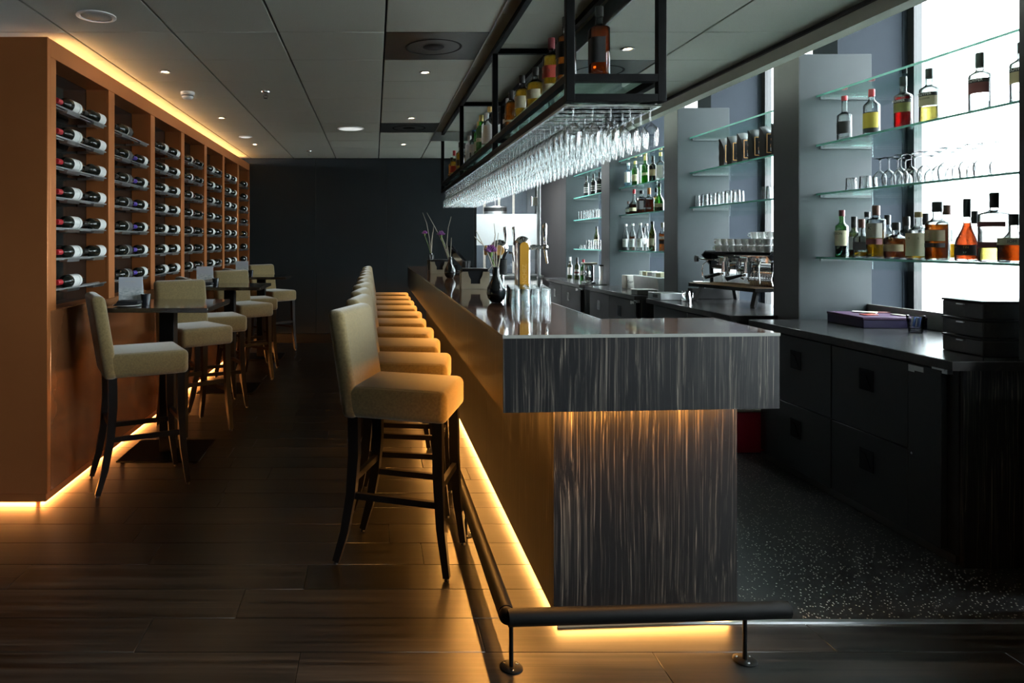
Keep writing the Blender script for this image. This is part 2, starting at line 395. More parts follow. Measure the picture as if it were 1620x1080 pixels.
def tile(x0, x1, y0, y1, z, mat, nm='ceiling_tile'):
    k = (round(x1-x0,3), round(y1-y0,3), mat.name)
    w, d = x1-x0, y1-y0
    if k not in tcache: tcache[k] = MB().rbox(-w/2+.006, w/2-.006, -d/2+.0032, d/2-.0032, 0, .02, .002, 1).mesh(nm, mat)
    return link(nm, tcache[k], ceil, ((x0+x1)/2, (y0+y1)/2, z))
PERF = {(5, 0), (5, 5), (7, 1)}
for j in range(-6, 10):
    y0, y1 = 4.003+.611*j, min(10.015, 4.003+.611*(j+1))
    for i in range(9):
        z = 2.76 if (i == 6 and y1 < 8.3) else ZC
        if (i, j) in PERF:
            o = tile(CX[i], CX[i+1], y0, y1, ZC, perf_m, 'perforated_tile')
            link('swirl_ring', MB().lathe([(.16,-.001),(.165,-.003),(.172,-.003),(.176,-.001)], 40).mesh('swirl_ring', steel_b), o)
            link('swirl_core', MB().lathe([(.001,-.003),(.06,-.004),(.066,-.001)], 32).mesh('swirl_core', steel_b), o)
        else: tile(CX[i], CX[i+1], y0, y1, z, tile_m)
lip = MB(); lip.box(.664,.672,.34,8.28,ZC-.004,2.80); lip.box(1.279,1.287,.34,8.28,ZC-.004,2.80); lip.box(.664,1.287,8.277,8.285,ZC-.004,2.80)
struct('recess_edge', lip, alu_m, ceil)

# ---- bulkhead and the high strip by the windows
struct('wall_bulkhead', MB().box(2.475, 2.56, -3.2, 12.7, 2.568, 3.75), fascia_m)
struct('shadow_gap_strip', MB().box(2.455, 2.475, -3.2, 12.7, 2.64, 2.80), black_m)  # black strip put in as the shade of the gap along the ceiling edge
struct('ceiling_high', MB().box(2.46, 4.3, -3.2, 12.7, 3.72, 3.85), fascia_m)

# ---- back wall with its panels
bw = struct('wall_back', MB().box(-2.6, 1.44, 10.06, 10.16, 0, 2.80), black_m)
for a, b in ((-2.6,-1.86),(-1.86,-.84),(-.84,.18),(.18,1.44)):
    struct('wall_panel', MB().rbox(a+.002, b-.002, 10.035, 10.06, .135, ZC-.005, .0015, 1), navy_m, bw)
struct('baseboard_back', MB().box(-1.86, 1.44, 10.03, 10.06, 0, .13), black_m)
struct('wall_left', MB().box(-4.7, -4.6, -4.1, 3.9, 0, 2.8), navy_m)
struct('wall_front', MB().box(-4.7, 4.0, -4.2, -4.1, 0, 3.8), navy_m)
struct('wall_left_return', MB().box(-4.7, -2.6, 3.83, 3.93, 0, 2.8), navy_m)

# ---- right side: piers and full height windows
wr = struct('wall_right', MB().box(3.86, 4.2, -4.1, PIER[0]+.31, 0, 3.75), pier_m)
for p in PIER:
    struct('pier', MB().box(3.36, 3.826, p+.31, p+.60, 0, 3.72).box(3.832, 3.90, p+.312, p+.60, 0, 3.72).box(3.37,3.89,p+.33,p+.59,0,3.72), pier_m, wr)
    struct('outer_reveal', MB().box(3.94, 4.13, p+.27, p+.64, 0, 3.9), M('pale_outer_render', (.72,.74,.74), .8, var=.03), wr)
for i, (a, b) in enumerate(zip(PIER[:-1], PIER[1:])):
    y0, y1 = a+.60, b+.31
    w = bpy.data.objects.new('window_%d' % (i+1), None); COL.objects.link(w); w.location = (XW, y0, 0); w['kind'] = 'structure'
    fm = MB()
    for q in (y0+.002, y1-.062): fm.box(3.865, 3.885, q, q+.06, 0, 3.7); fm.box(3.892, 3.93, q+.01, q+.05, 0, 3.7)
    fm.box(3.865, 3.93, y0+.06, y1-.06, 0, .08); fm.box(3.865, 3.93, y0+.06, y1-.06, 3.62, 3.7)
    part('frame', fm, black_m, w, True)
    part('pane', MB().box(3.888, 3.890, y0+.05, y1-.05, .06, 3.64), window_m, w, True)
struct('terrace', MB().box(4.2, 30, -12, 30, -.25, -.05), M('pale_terrace_paving', (.62,.63,.62), .8, var=.05, vs=2))
struct('terrace_wall', MB().prism([(6.8,-.05),(7.1,-.05),(7.1,.75),(6.8,.95)], -8, 9.3, 'y'), M('white_outer_wall', (.75,.77,.77), .8, var=.03))

# ---- kitchen behind the glass door
struct('wall_kitchen', MB().box(1.3, 2.95, 12.55, 12.65, 0, 2.8), M('kitchen_grey', (.16,.18,.20), .4))
struct('wall_kitchen_side', MB().box(1.30, 1.42, 10.17, 12.55, 0, 2.8), navy_m)
struct('wall_column', MB().box(2.895, 3.02, 10.81, 12.55, 0, 3.72), M('dark_brown_panel', (.022,.020,.019), .38))
struct('wall_end', MB().box(3.02, 3.9, 12.3, 12.4, 0, 3.72), pier_m)
struct('wall_door_head', MB().box(1.44, 2.475, 10.06, 10.16, ZC-.03, 2.8), navy_m)
wk = bpy.data.objects['wall_kitchen']
for i, x in enumerate((1.46, 1.72, 1.98, 2.24, 2.50)):
    struct('locker_panel', MB().rbox(x+.03, x+.24, 12.50, 12.55, .1, 2.5, .004, 1), M('steel_blue_locker', (.10,.125,.15), .35), wk)
    struct('pale_strip', MB().box(x-.022, x+.022, 12.505, 12.55, .1, 2.5), M('pale_strip_paint', (.70,.68,.60), .5), wk)

# ================================================================== THINGS
# ------------------------------------------------------------------ copper wine wall
XF = -1.793
O0, OP, OW = 3.928, .8845, .777
wc = thing('wine_cabinet', 'long copper wine wall with seven open bays of lying bottles', 'wine cabinet', (-2.1, 3.83, 0))
part('end_panel', MB().rbox(-2.55, XF, 3.822, 3.86, .07, 2.577, .002, 1), copper_m, wc, True)
part('side_wall', MB().box(-2.55, -2.50, 3.86, 10.02, .07, 2.577), copper_m, wc, True)
part('top_board', MB().box(-2.55, XF-.02, 3.86, 10.02, 2.545, 2.565), copper_m, wc, True)
part('top_rail', MB().rbox(XF-.02, XF, 3.86, 7.35, 2.477, 2.577, .002, 1), copper_m, wc, True)
part('top_rail', MB().rbox(XF-.02, XF, 7.353, 10.02, 2.477, 2.577, .002, 1), copper_m, wc, True)
for k in range(8):
    y0 = 3.86 if k == 0 else O0 + OP*k - (OP-OW)
    y1 = O0 + OP*k if k < 7 else 10.02
    if k == 7: y0 = O0 + OP*6 + OW
    part('stile', MB().rbox(XF-.02, XF, y0, y1, 1.07, 2.476, .002, 1), copper_m, wc, True)
    if 0 < k:
        part('divider', MB().box(-1.945, XF-.02, y0, min(y0+.03, 10.0), 1.07, 2.477), copper_m, wc, True)
        if k < 7: part('divider', MB().box(-1.945, XF-.02, y1-.03, y1, 1.07, 2.477), copper_m, wc, True)
    else: part('divider', MB().box(-1.945, XF-.02, y1-.03, y1, 1.07, 2.477), copper_m, wc, True)
part('bay_soffit', MB().box(-1.945, XF-.02, 3.9, 10.0, 2.4775, 2.49), copper_m, wc, True)
part('bay_floor', MB().box(-1.945, XF-.02, 3.9, 10.0, 1.05, 1.07), copper_m, wc, True)
part('back_pane', MB().box(-1.957, -1.947, 3.87, 10.0, 1.03, 2.50), darkpane_m, wc, True)
lowy = [3.86, 5.70, 7.46, 9.22, 10.02]
for a, b in zip(lowy[:-1], lowy[1:]):
    part('lower_panel', MB().rbox(XF-.02, XF, a+.001, b-.001, .07, 1.069, .002, 1), copper_b, wc, True)
part('plinth', MB().box(-2.50, XF-.015, 3.836, 10.02, .022, .069), copper_m, wc, True)
part('led_strip', MB().box(XF-.075, XF-.06, 3.90, 10.0, .006, .0215).box(-2.5, XF-.10, 3.885, 3.897, .006, .0215), led_orange, wc, True, 'glowing orange light strip')
part('cove_light', MB().box(XF-.10, XF-.085, 4.12, 9.85, 2.566, 2.578), led_cove, wc, True, 'warm cove light strip')
SZ = [1.186 + .174*i for i in range(7)]
shelf_me = MB().box(XF-.010, XF-.001, 0, .735, -.008, 0).box(XF-.055, XF-.046, 0, .735, -.008, 0).box(XF-.032, XF-.024, 0, .735, -.014, -.008).mesh('bottle_shelf', alu_m, (XF,0,0))
brk_me = MB().hexa([(-.05,0,-.026),(-.008,0,-.026),(-.008,.17,-.026),(-.05,.17,-.026)], [(-.057,0,-.008),(-.001,0,-.008),(-.001,.17,-.008),(-.057,.17,-.008)]).mesh('shelf_bracket', alu_m)
pin_me = MB().box(-.15,-.05,.05,.07,-.025,-.012).mesh('shelf_arm', alu_m)
for k in range(7):
    for z in SZ:
        s = link('bottle_shelf', shelf_me, wc, (XF+2.1, O0+OP*k+.003-3.83, z))
        link('shelf_bracket', brk_me, s, (0, .15, 0)); link('shelf_bracket', brk_me, s, (0, .535, 0)); link('shelf_arm', pin_me, s, (0, .58, 0))

# ------------------------------------------------------------------ bottles
def blathe(mb, prof, n=18, sx=1.0, sy=1.0, a0=0.0, a1=2*pi):
    full = abs(a1-a0-2*pi) < 1e-6; m = n if full else n+1; vs = []
    for q in prof:
        r, z = q[0], q[1]; e = q[2] if len(q) > 2 else 2
        for i in range(m):
            a = a0+(a1-a0)*i/n; ca, sa = cos(a), sin(a)
            k = 1.0 if e == 2 else (abs(ca)**e+abs(sa)**e)**(-1/e)
            fx = sx if e != 2 or True else 1
            vs.append((r*k*ca*(sx if r > .019 else 1), r*k*sa*(sy if r > .019 else 1), z))
    fs = [(j*m+i, j*m+((i+1) % m if full else i+1), (j+1)*m+((i+1) % m if full else i+1), (j+1)*m+i) for j in range(len(prof)-1) for i in range(n)]
    return mb.add(vs, fs, True)
# h, r, shoulder z, neck z, neck r, shape exponent, sx, sy, glass, liquid, fill z, cap, cap length, labels[(z0,z1,mat)], text[(z,str,size,ink)]
KIND = {
 'wine_red':  (.30,.0375,.185,.225,.0145,2,1,1,'black',None,0,'red',.055,[(.032,.062,'white'),(.067,.145,'white')],[]),
 'wine_white_label': (.30,.0375,.185,.225,.0145,2,1,1,'black',None,0,'black',.05,[(.012,.11,'white')],[]),
 'wine_dark': (.30,.0375,.185,.225,.0145,2,1,1,'black',None,0,'black',.05,[(.03,.10,'dgrey'),(.105,.115,'white')],[]),
 'wine_purple': (.30,.0375,.185,.225,.0145,2,1,1,'black',None,0,'purple',.075,[(.045,.12,'white')],[]),
 'wine_maroon': (.30,.0375,.185,.225,.0145,2,1,1,'black',None,0,'black',.05,[(.06,.075,'maroon'),(.08,.125,'white')],[]),
 'wine_plain': (.30,.0375,.185,.225,.0145,2,1,1,'black',None,0,'silver',.045,[(.05,.062,'white')],[]),
 'wine_gold': (.30,.0375,.185,.225,.0145,2,1,1,'black',None,0,'gold',.05,[(.05,.115,'kraft')],[]),
 'wine_stand_a': (.31,.037,.19,.235,.0145,2,1,1,'olive',None,0,'white',.06,[(.05,.16,'white')],[]),
 'wine_stand_b': (.31,.037,.19,.235,.0145,2,1,1,'olive',None,0,'black',.06,[(.06,.14,'white'),(.085,.11,'maroon')],[]),
 'wine_stand_c': (.29,.037,.18,.22,.0145,2,1,1,'green',None,0,'red',.06,[(.08,.135,'white')],[]),
 'slim_clear': (.30,.043,.17,.20,.016,2,1,1,'clear','water',.03,'red',.03,[(.05,.13,'black')],[]),
 'coconut': (.295,.045,.19,.235,.016,2,1,1,'clear','water',.12,'red',.045,[(.02,.15,'black'),(.05,.145,'yellow')],[]),
 'liqueur_red': (.312,.046,.195,.225,.0165,2,1,1,'clear','red',.19,'black',.055,[(.10,.175,'olive'),(.155,.176,'black')],[(.165,'KUYPER',.019,'w')]),
 'liqueur_pale': (.312,.046,.195,.225,.0165,2,1,1,'clear','straw',.095,'black',.055,[(.10,.175,'beige'),(.155,.176,'black')],[(.165,'KUYPER',.019,'w'),(.14,'FLOWER',.014,'k')]),
 'liqueur_maroon': (.312,.046,.195,.225,.0165,2,1,1,'clear','water',.06,'black',.075,[(.10,.175,'maroon'),(.155,.176,'black')],[(.165,'KUYPER',.019,'w')]),
 'liqueur_gold': (.30,.046,.195,.225,.0165,2,1,1,'clear','water',.06,'black',.05,[(.10,.175,'kraft'),(.155,.176,'black')],[(.165,'KUYPER',.019,'w')]),
 'irish': (.31,.039,.20,.235,.0155,2,1,1,'green','brown',.18,'maroon',.04,[(.075,.175,'cream')],[(.155,'ESON',.022,'k')]),
 'scotch_dark': (.27,.037,.155,.185,.0150,2,1,1,'olive','brown',.14,'black',.075,[(.05,.135,'white')],[]),
 'decanter_low': (.245,.046,.12,.165,.0165,2,1,1,'clear','gold',.035,'brown',.055,[(.05,.10,'dgrey')],[]),
 'clear_tall': (.30,.036,.18,.23,.0150,2,1,1,'clear','water',.05,'black',.035,[(.06,.14,'grey')],[]),
 'grey_label': (.325,.042,.235,.255,.0190,5,1,1,'clear','gold',.17,'brown',.06,[(.125,.215,'grey'),(.085,.12,'maroon')],[(.185,'KYI',.03,'k')]),
 'spirit_black_cap': (.27,.036,.16,.20,.0155,2,1,1,'clear','water',.05,'black',.06,[(.08,.15,'white')],[]),
 'round_square': (.215,.060,.115,.150,.0190,3.2,1,.75,'clear','amber',.14,'black',.045,[(.045,.085,'kraft')],[(.115,'10',.03,'g')]),
 'spirit_squat': (.255,.045,.15,.19,.0170,2,1,1,'clear','gold',.04,'black',.055,[(.08,.13,'white')],[]),
 'box_label': (.27,.052,.155,.20,.0170,5,1,.8,'clear','gold',.03,'cork',.03,[(.02,.15,'cream')],[(.12,'FINTAGE',.014,'k')]),
 'flat_shoulder': (.32,.050,.20,.235,.0230,4.5,1,.8,'clear','amber',.195,'black',.055,[(.105,.165,'kraft'),(.07,.095,'black')],[(.14,'JNYI',.022,'k')]),
 'brown_cap_tall': (.31,.044,.20,.235,.0220,4,1,.8,'clear','gold',.09,'brown',.055,[(.10,.17,'white')],[]),
 'cognac': (.325,.056,.075,.215,.0150,2,1,.8,'clear','cognac',.20,'black',.095,[(.03,.085,'black')],[(.072,'MARTIN',.017,'g'),(.045,'V.S.O.P',.014,'w')]),
 'short_black': (.27,.035,.16,.19,.0170,2,1,1,'clear','water',.05,'black',.07,[(.02,.05,'black')],[]),
 'tall_maroon': (.345,.062,.235,.265,.0180,3,1,.8,'clear','straw',.08,'black',.075,[(.07,.10,'maroon'),(.175,.20,'maroon')],[]),
 'round_cognac': (.235,.070,.08,.165,.0170,2,1,.7,'clear','brown',.11,'black',.055,[(.085,.12,'cream')],[(.102,'DANOM',.020,'k')]),
 'gin_blue': (.30,.040,.20,.225,.0150,5,1,.9,'blue','water',.1,'silver',.03,[(.06,.19,'white')],[]),
 'gin_green': (.30,.038,.20,.235,.0150,2,1,1,'green','green',.1,'gold',.035,[(.06,.14,'cream')],[]),
 'gin_white': (.27,.038,.18,.215,.0150,2,1,1,'frost',None,0,'white',.03,[(.06,.13,'white')],[]),
 'gin_tall_green': (.32,.041,.21,.245,.0170,2,1,1,'green','green',.2,'gold',.05,[(.1,.13,'cream')],[]),
 'black_pirate': (.30,.042,.19,.225,.0150,2,1,1,'black',None,0,'black',.04,[(.08,.15,'kraft')],[]),
 'gin_white_label': (.31,.044,.19,.225,.0150,2,1,1,'clear','water',.12,'gold',.04,[(.03,.17,'white')],[]),
 'mini_brown': (.16,.030,.075,.10,.0110,3,1,1,'clear','amber',.07,'brown',.03,[(.03,.065,'white')],[]),
 'triple_red': (.30,.052,.10,.19,.0160,4,1,1,'clear','brown',.12,'red',.05,[(.04,.08,'cream')],[]),
 'decanter_flat': (.27,.052,.18,.20,.0200,6,1,.7,'clear','brown',.17,'black',.04,[(.05,.15,'dgrey')],[]),
 'orange_cap': (.28,.052,.16,.19,.0170,5,1,.7,'clear','brown',.15,'orange',.07,[(.04,.06,'dgrey')],[]),
 'green_round': (.31,.052,.10,.20,.0140,2,1,1,'green','brown',.09,'black',.04,[(.05,.09,'kraft')],[]),
 'syrup_white': (.32,.037,.17,.27,.0150,2,1,1,'clear','water',.14,'white',.025,[(.04,.14,'white')],[(.11,'MONIN',.014,'k')]),
 'syrup_amber': (.32,.037,.17,.27,.0150,2,1,1,'clear','amber',.165,'white',.025,[(.04,.14,'white')],[(.11,'MONIN',.014,'k')]),
 'syrup_gold': (.33,.037,.175,.28,.0150,2,1,1,'olive','gold',.165,'black',.03,[(.06,.14,'cream')],[]),
 'rum_orange': (.31,.035,.19,.23,.0140,2,1,1,'clear','amber',.19,'white',.05,[(.08,.12,'black'),(.13,.16,'white')],[]),
 'port_black': (.30,.037,.19,.22,.0150,2,1,1,'black',None,0,'black',.05,[(.04,.15,'black'),(.06,.07,'white'),(.09,.10,'white'),(.12,.13,'white')],[]),
 'malt_red': (.29,.042,.19,.225,.0155,3.4,1,.9,'clear','lgold',.21,'maroon',.055,[(.09,.15,'red'),(.02,.06,'cream')],[(.125,'dich',.03,'w')]),
 'malt_gold': (.265,.040,.17,.205,.0155,2,1,1,'clear','lgold',.185,'black',.045,[(.07,.14,'cream')],[]),
 'malt_squat': (.235,.047,.14,.175,.0155,2,1,1,'clear','lgold',.15,'black',.045,[(.06,.11,'cream')],[]),
 'malt_amber': (.25,.040,.16,.195,.0150,3,1,.9,'clear','lamber',.18,'black',.055,[(.05,.06,'cream')],[]),
 'rum_dark': (.31,.041,.21,.235,.0160,4,1,1,'clear','lbrown',.225,'black',.045,[(.06,.17,'black')],[]),
 'bourbon': (.31,.041,.21,.235,.0160,4,1,1,'clear','lamber',.225,'black',.045,[(.12,.19,'black'),(.04,.09,'black')],[]),
 'vodka_white': (.30,.040,.20,.235,.0150,2,1,1,'frost',None,0,'white',.04,[(.05,.06,'grey')],[]),
 'vodka_blue': (.30,.038,.20,.235,.0150,2,1,1,'clear','water',.2,'blue',.05,[(.06,.15,'white')],[]),
 'gin_green_b': (.30,.040,.20,.225,.0150,2,1,1,'green','green',.15,'gold',.035,[(.05,.13,'white')],[]),
 'red_cap_gin': (.29,.040,.19,.225,.0150,2,1,1,'clear','water',.15,'red',.045,[(.06,.14,'white')],[]),
 'tequila_red': (.29,.042,.16,.21,.0150,2,1,1,'clear','lgold',.17,'red',.055,[(.05,.12,'red')],[]),
 'gold_rum': (.30,.043,.18,.22,.0150,2,1,1,'clear','lgold',.19,'black',.05,[(.06,.12,'black')],[]),
}
BC = {}
LA = R(205)
def build_kind(k, la):
    h, r, hs, hn, rn, e, sx, sy, gl, lq, fill, cap, cl, labs, txts = KIND[k]
    g = MB()
    prof = [(.001,.004,2),(r*.9,.0,e),(r,.006,e),(r,hs,e)]
    for i in range(1, 6):
        u = i/6; w = .5-.5*cos(pi*u); prof.append((r+(rn-r)*w, hs+(hn-hs)*u, e if u < .5 and e > 2 else 2))
    prof += [(rn,hn,2),(rn,h-cl*.5,2),(rn*.98,h-.004,2)]
    blathe(g, prof, 20, sx, sy)
    out = [('bottle_glass', g.mesh('bottle_glass', GL[gl]))]
    if lq:
        l = MB(); lp = [(.001,.008,2)] + [(max(.002, q[0]-.0035), max(q[1], .010), q[2]) for q in prof[1:] if q[1] < fill]
        last = lp[-1]; 
        # radius at the fill level
        pr = prof[3:]; rf = r
        for a, b in zip(pr[:-1], pr[1:]):
            if a[1] <= fill <= b[1] and b[1] > a[1]: rf = a[0]+(b[0]-a[0])*(fill-a[1])/(b[1]-a[1])
        lp += [(max(.002, rf-.0035), fill, last[2]), (.001, fill, 2)]
        blathe(l, lp, 20, sx, sy); out.append(('liquid', l.mesh('liquid', LQ[lq])))
    c = MB(); cr = rn+.002
    blathe(c, [(cr*.9,h-cl,2),(cr,h-cl,2),(cr,h-.003,2),(cr*.92,h,2),(.001,h,2)], 14); out.append(('cap', c.mesh('cap', CP[cap])))
    for j, (z0, z1, lm) in enumerate(labs):
        b = MB(); wide = R(190) if k.startswith('wine') else R(150); off = .0007+.0004*j
        blathe(b, [(r+off,z0,e),(r+off,z1,e)], 18, sx, sy, la-wide/2, la+wide/2); out.append(('paper_label', b.mesh('paper_label', PL[lm])))
    return out, (r*max(sx, sy), txts)
def bottle(kind, loc, label, group=None, rz=0.0, lie=False, name='bottle', la=LA):
    key = (kind, round(la, 2))
    if key not in BC: BC[key] = build_kind(kind, la)
    parts, (r, txts) = BC[key]
    t = thing(name, label, 'bottle', loc, rz, group)
    if lie: t.rotation_euler = (R(90), 0, 0)
    for n, me in parts: link(n, me, t)
    for z, s, size, ink in txts:
        rr_ = r*(1.0 if KIND[kind][5] == 2 else 1.02)*(.86 if KIND[kind][7] < 1 else 1)+.004
        text('lettering', s, size, (rr_*cos(la), rr_*sin(la), z), (R(90), 0, la+R(90)), {'w': ink_w, 'k': ink_k, 'g': ink_g}[ink], t, .0002)
    return t

BAYN = ['nearest','second','third','fourth','fifth','sixth','farthest']
ROWN = ['bottom','second lowest','third lowest','middle','third highest','second highest','top']
DESC = dict(wine_red='red-capped wine bottle', wine_white_label='white-labelled wine bottle', wine_dark='dark-labelled wine bottle', wine_purple='purple-capped wine bottle',
            wine_maroon='maroon-banded wine bottle', wine_plain='plain dark wine bottle', wine_gold='gold-labelled wine bottle')
BK = [('wine_red','wine_white_label'),('wine_dark','wine_purple'),('wine_white_label','wine_white_label'),('wine_maroon','wine_plain'),('wine_white_label','wine_plain'),
      ('wine_white_label','wine_white_label'),('wine_maroon','wine_white_label')]
for k in range(7):
    for i, z in enumerate(SZ):
        for j in (0, 1):
            if (k == 0 and i == 0 and j == 1) or (k == 1 and i == 6 and j == 1): continue
            if k == 6 and j == 0: continue
            kd = BK[k][j]
            if k == 6: kd = ['wine_maroon','wine_maroon','wine_gold','wine_plain','wine_white_label','wine_white_label','wine_white_label'][i]
            yb = O0+OP*k + (.362 if j == 0 else .722)
            if k == 6: yb -= .12
            bottle(kd, (XF-.0275, yb, z+.033), '%s lying %s on the %s shelf of the %s wine bay' % (DESC[kd], ('left','right')[j], ROWN[i], BAYN[k]),
                   'wine bottles lying in the copper wall', lie=True, name='wine_bottle', la=R(20))

# ------------------------------------------------------------------ stools
def make_stool():
    t = thing('bar_stool', 'x', 'bar stool')
    def tilt(v): return (v[0]-max(0, v[2]-.78)*.20, v[1], v[2])
    def dome(v):
        if v[2] > .79: return (v[0], v[1], v[2]+.010*max(0, 1-(v[1]/.21)**2)*max(0, 1-((v[0]-.02)/.24)**2))
        return v
    mb = MB(); mb.rbox(-.225,.235,-.212,.212,.668,.808,.032,4,dome); part('seat', mb, velvet_m, t)
    q = [(-.16,-.196),(.19,-.196),(.210,-.190),(.218,-.172),(.218,.172),(.210,.190),(.19,.196),(-.16,.196)]
    part('seam', MB().tube([(x, y, .8015) for x, y in q], .0028, 6), M('velvet_piping', (.33,.27,.15), .7), t)
    b = MB(); b.rbox(-.245,-.165,-.214,.214,.664,1.145,.03,4,tilt); part('backrest', b, velvet_m, t)
    for s in (-1, 1):
        part('leg', MB().sweep([(.190,.172*s,.69),(.192,.174*s,.45),(.205,.180*s,.22),(.232,.188*s,.014)], [(.022,.022),(.021,.021),(.018,.018),(.014,.014)]), leg_m, t)
        part('leg', MB().sweep([(-.195,.172*s,.69),(-.192,.173*s,.50),(-.205,.176*s,.32),(-.235,.180*s,.15),(-.275,.186*s,.014)], [(.021,.024),(.021,.024),(.019,.021),(.017,.018),(.014,.015)]), leg_m, t)
        part('stretcher', MB().sweep([(-.205,.176*s,.315),(.197,.178*s,.315)], (.011,.014)), leg_m, t)
        for x, y in ((.232,.188),(-.277,.186)): part('glide', MB().cyl((x,y*s,0),(x,y*s,.016),.011,.009,10), black_m, t)
    part('stretcher', MB().sweep([(.196,-.172,.385),(.196,.172,.385)], (.011,.014), (1,0,0)), leg_m, t)
    part('stretcher', MB().sweep([(-.199,-.17,.385),(-.199,.17,.385)], (.011,.014), (1,0,0)), leg_m, t)
    return t
st = make_stool()
ANG = [-18,-9,-7,-10,-6,-8,-5,-7,-5,-6]
for i in range(10):
    loc = (.148 + (.0 if i == 0 else .037), 3.235+.605*i+(.05 if i else 0), 0)
    lb = ['olive velvet bar stool nearest the camera, at the bar'] + ['olive velvet bar stool, %s from the camera along the bar' % ORD[k] for k in range(1, 9)] + ['olive velvet bar stool at the far end of the bar']
    if i == 0: st.location = loc; st.rotation_euler = (0,0,R(ANG[0])); st['label'] = lb[0]; st['group'] = 'stools along the bar'
    else: dup(st, loc, R(ANG[i]), lb[i], 'stools along the bar')
TN = ['nearest','middle','farthest']
for k in range(3):
    dup(st, (-1.41, 4.245+1.93*k, 0), R(27), 'olive velvet stool with back to copper wall, near side of %s high table' % TN[k], 'stools at the high tables')
    dup(st, (-1.395+.02*k, 5.42+1.98*k, 0), R(-50+4*k), 'olive velvet stool on the far side of the %s high table' % TN[k], 'stools at the high tables')

# ------------------------------------------------------------------ high tables
tt_m = wood('dark_table_top', (.022,.016,.012), (.06,.042,.03), (2,30,30), .10, (.4,.55,.8), .4, coat=.6, bmp=0)
t0 = thing('high_table', 'nearest black high table by the copper wall', 'table', (-1.415, 4.79, 0), 0, 'high tables by the copper wall')
part('table_top', MB().rbox(-.345,.352,-.35,.35,1.0,1.03,.002,1), tt_m, t0)
part('column', MB().rbox(-.05,.05,-.05,.05,.02,1.0,.004,1), steel_b, t0)
part('base_plate', MB().rbox(-.27,.27,-.25,.25,.012,.024,.003,1), steel_b, t0)
for s in (-1,1):
    for q in (-1,1): part('foot', MB().cyl((.24*s,.22*q,0),(.24*s,.22*q,.013),.015,n=10), black_m, t0)
TY = [4.79, 6.84, 8.74]
for k in (1,2): dup(t0, (-1.415, TY[k], 0), 0, '%s black high table by the copper wall' % TN[k])
def card_mat():
    m, t, out = nt('misty_photo_print'); p = N(t, 'ShaderNodeBsdfPrincipled'); v = coords(t)
    sp = N(t, 'ShaderNodeSeparateXYZ'); t.links.new(v, sp.inputs[0])
    v2 = coords(t, (30,30,80)); f = noise(t, v2, 1.2, 5, .65)
    mr = N(t, 'ShaderNodeMapRange'); mr.inputs['From Min'].default_value = .13; mr.inputs['From Max'].default_value = .09; t.links.new(sp.outputs[2], mr.inputs[0])
    sky = (.66,.72,.80); land = ramp(t, f, [(.35,(.45,.55,.58)),(.62,(.88,.93,.95))])
    t.links.new(mix_col(t, mr.outputs[0], sky, land), p.inputs['Base Color']); p.inputs['Roughness'].default_value = .35
    t.links.new(p.outputs[0], out.inputs[0]); return m
card_m = card_mat(); cloth_m = M('black_cloth', (.016,.018,.022), .85, var=.3, vs=50, bmp=.3)
for k in range(3):
    y = TY[k]
    c = thing('menu_card', 'pale blue menu card standing on the %s high table' % TN[k], 'menu card', (-1.640, y-.10, 1.03), R(4), 'menu cards on the high tables')
    part('card', MB().prism([(-.078,0),(.078,0),(.078,.185),(-.078,.185)], -.002, .002, 'y'), card_m, c)
    part('back_leaf', MB().hexa([(-.078,.05,0),(.078,.05,0),(.078,.053,0),(-.078,.053,0)], [(-.078,.002,.185),(.078,.002,.185),(.078,.004,.185),(-.078,.004,.185)]), card_m, c)
    text('header', 'RESTAURANT', .011, (0,-.0026,.155), (R(90),0,0), ink_w, c)
    text('footer', 'Skyline', .014, (.005,-.0026,.02), (R(90),0,0), ink_w, c)
    pl = solo('plate', MB().lathe([(.001,.006),(.055,.006),(.088,.014),(.09,.018),(.086,.017),(.054,.010),(.001,.010)], 28, (-1.62, y-.225, 1.03-.006)), china_m,
              'small white plate on the %s high table' % TN[k], 'plate', (-1.62, y-.225, 1.03), 'plates on the high tables')
    solo('folded_napkin', MB().rbox(-1.695,-1.55,y-.275,y-.175,1.0425,1.072,.012,2,lambda v: (v[0]+.02*sin(v[2]*90), v[1], v[2]-.006*abs(sin(v[0]*60)))), cloth_m,
         'folded black napkin lying on the plate of the %s high table' % TN[k], 'napkin', (-1.62,y-.225,1.04), 'napkins on the high tables')
    solo('tealight_cup', MB().lathe([(.001,.001),(.026,.001),(.034,.075),(.031,.075),(.024,.006),(.001,.006)], 20, (-1.525, y-.14, 1.03)), M('black_glazed_cup', (.015,.018,.024), .15),
         'small black cup on the %s high table' % TN[k], 'cup', (-1.525,y-.14,1.03), 'cups on the high tables')

# ------------------------------------------------------------------ the bar
bar = thing('bar_counter', 'long dark wood bar counter with glossy brown top and amber under-lighting', 'bar counter', (.9, 5.8, 0))
def yf(x, y=2.40, x0=.444): return y+.065*(x-x0)
part('counter_slab', MB().prism([(.444,2.40),(1.434,yf(1.434)),(1.434,2.955),(.937,2.905),(.937,9.25),(.444,9.25)], .862, 1.118), ebony_m, bar, True)
gt_ = part('glossy_top', MB().prism([(.442,2.398),(1.436,yf(1.436)-.002),(1.436,2.957),(.939,2.907),(.939,9.252),(.442,9.252)], 1.1185, 1.13), [top_m, M('polished_top_edge', (.30,.31,.28), .2)], bar, True, 'glossy dark brown bar top')
for p_ in gt_.data.polygons:
    if abs(p_.normal.z) < .5: p_.material_index = 1
part('steel_edge', MB().box(.940,.952,2.92,9.25,1.085,1.128).box(.956,.962,2.92,9.25,1.07,1.112), alu_m, bar, True, 'steel edge on the service side')
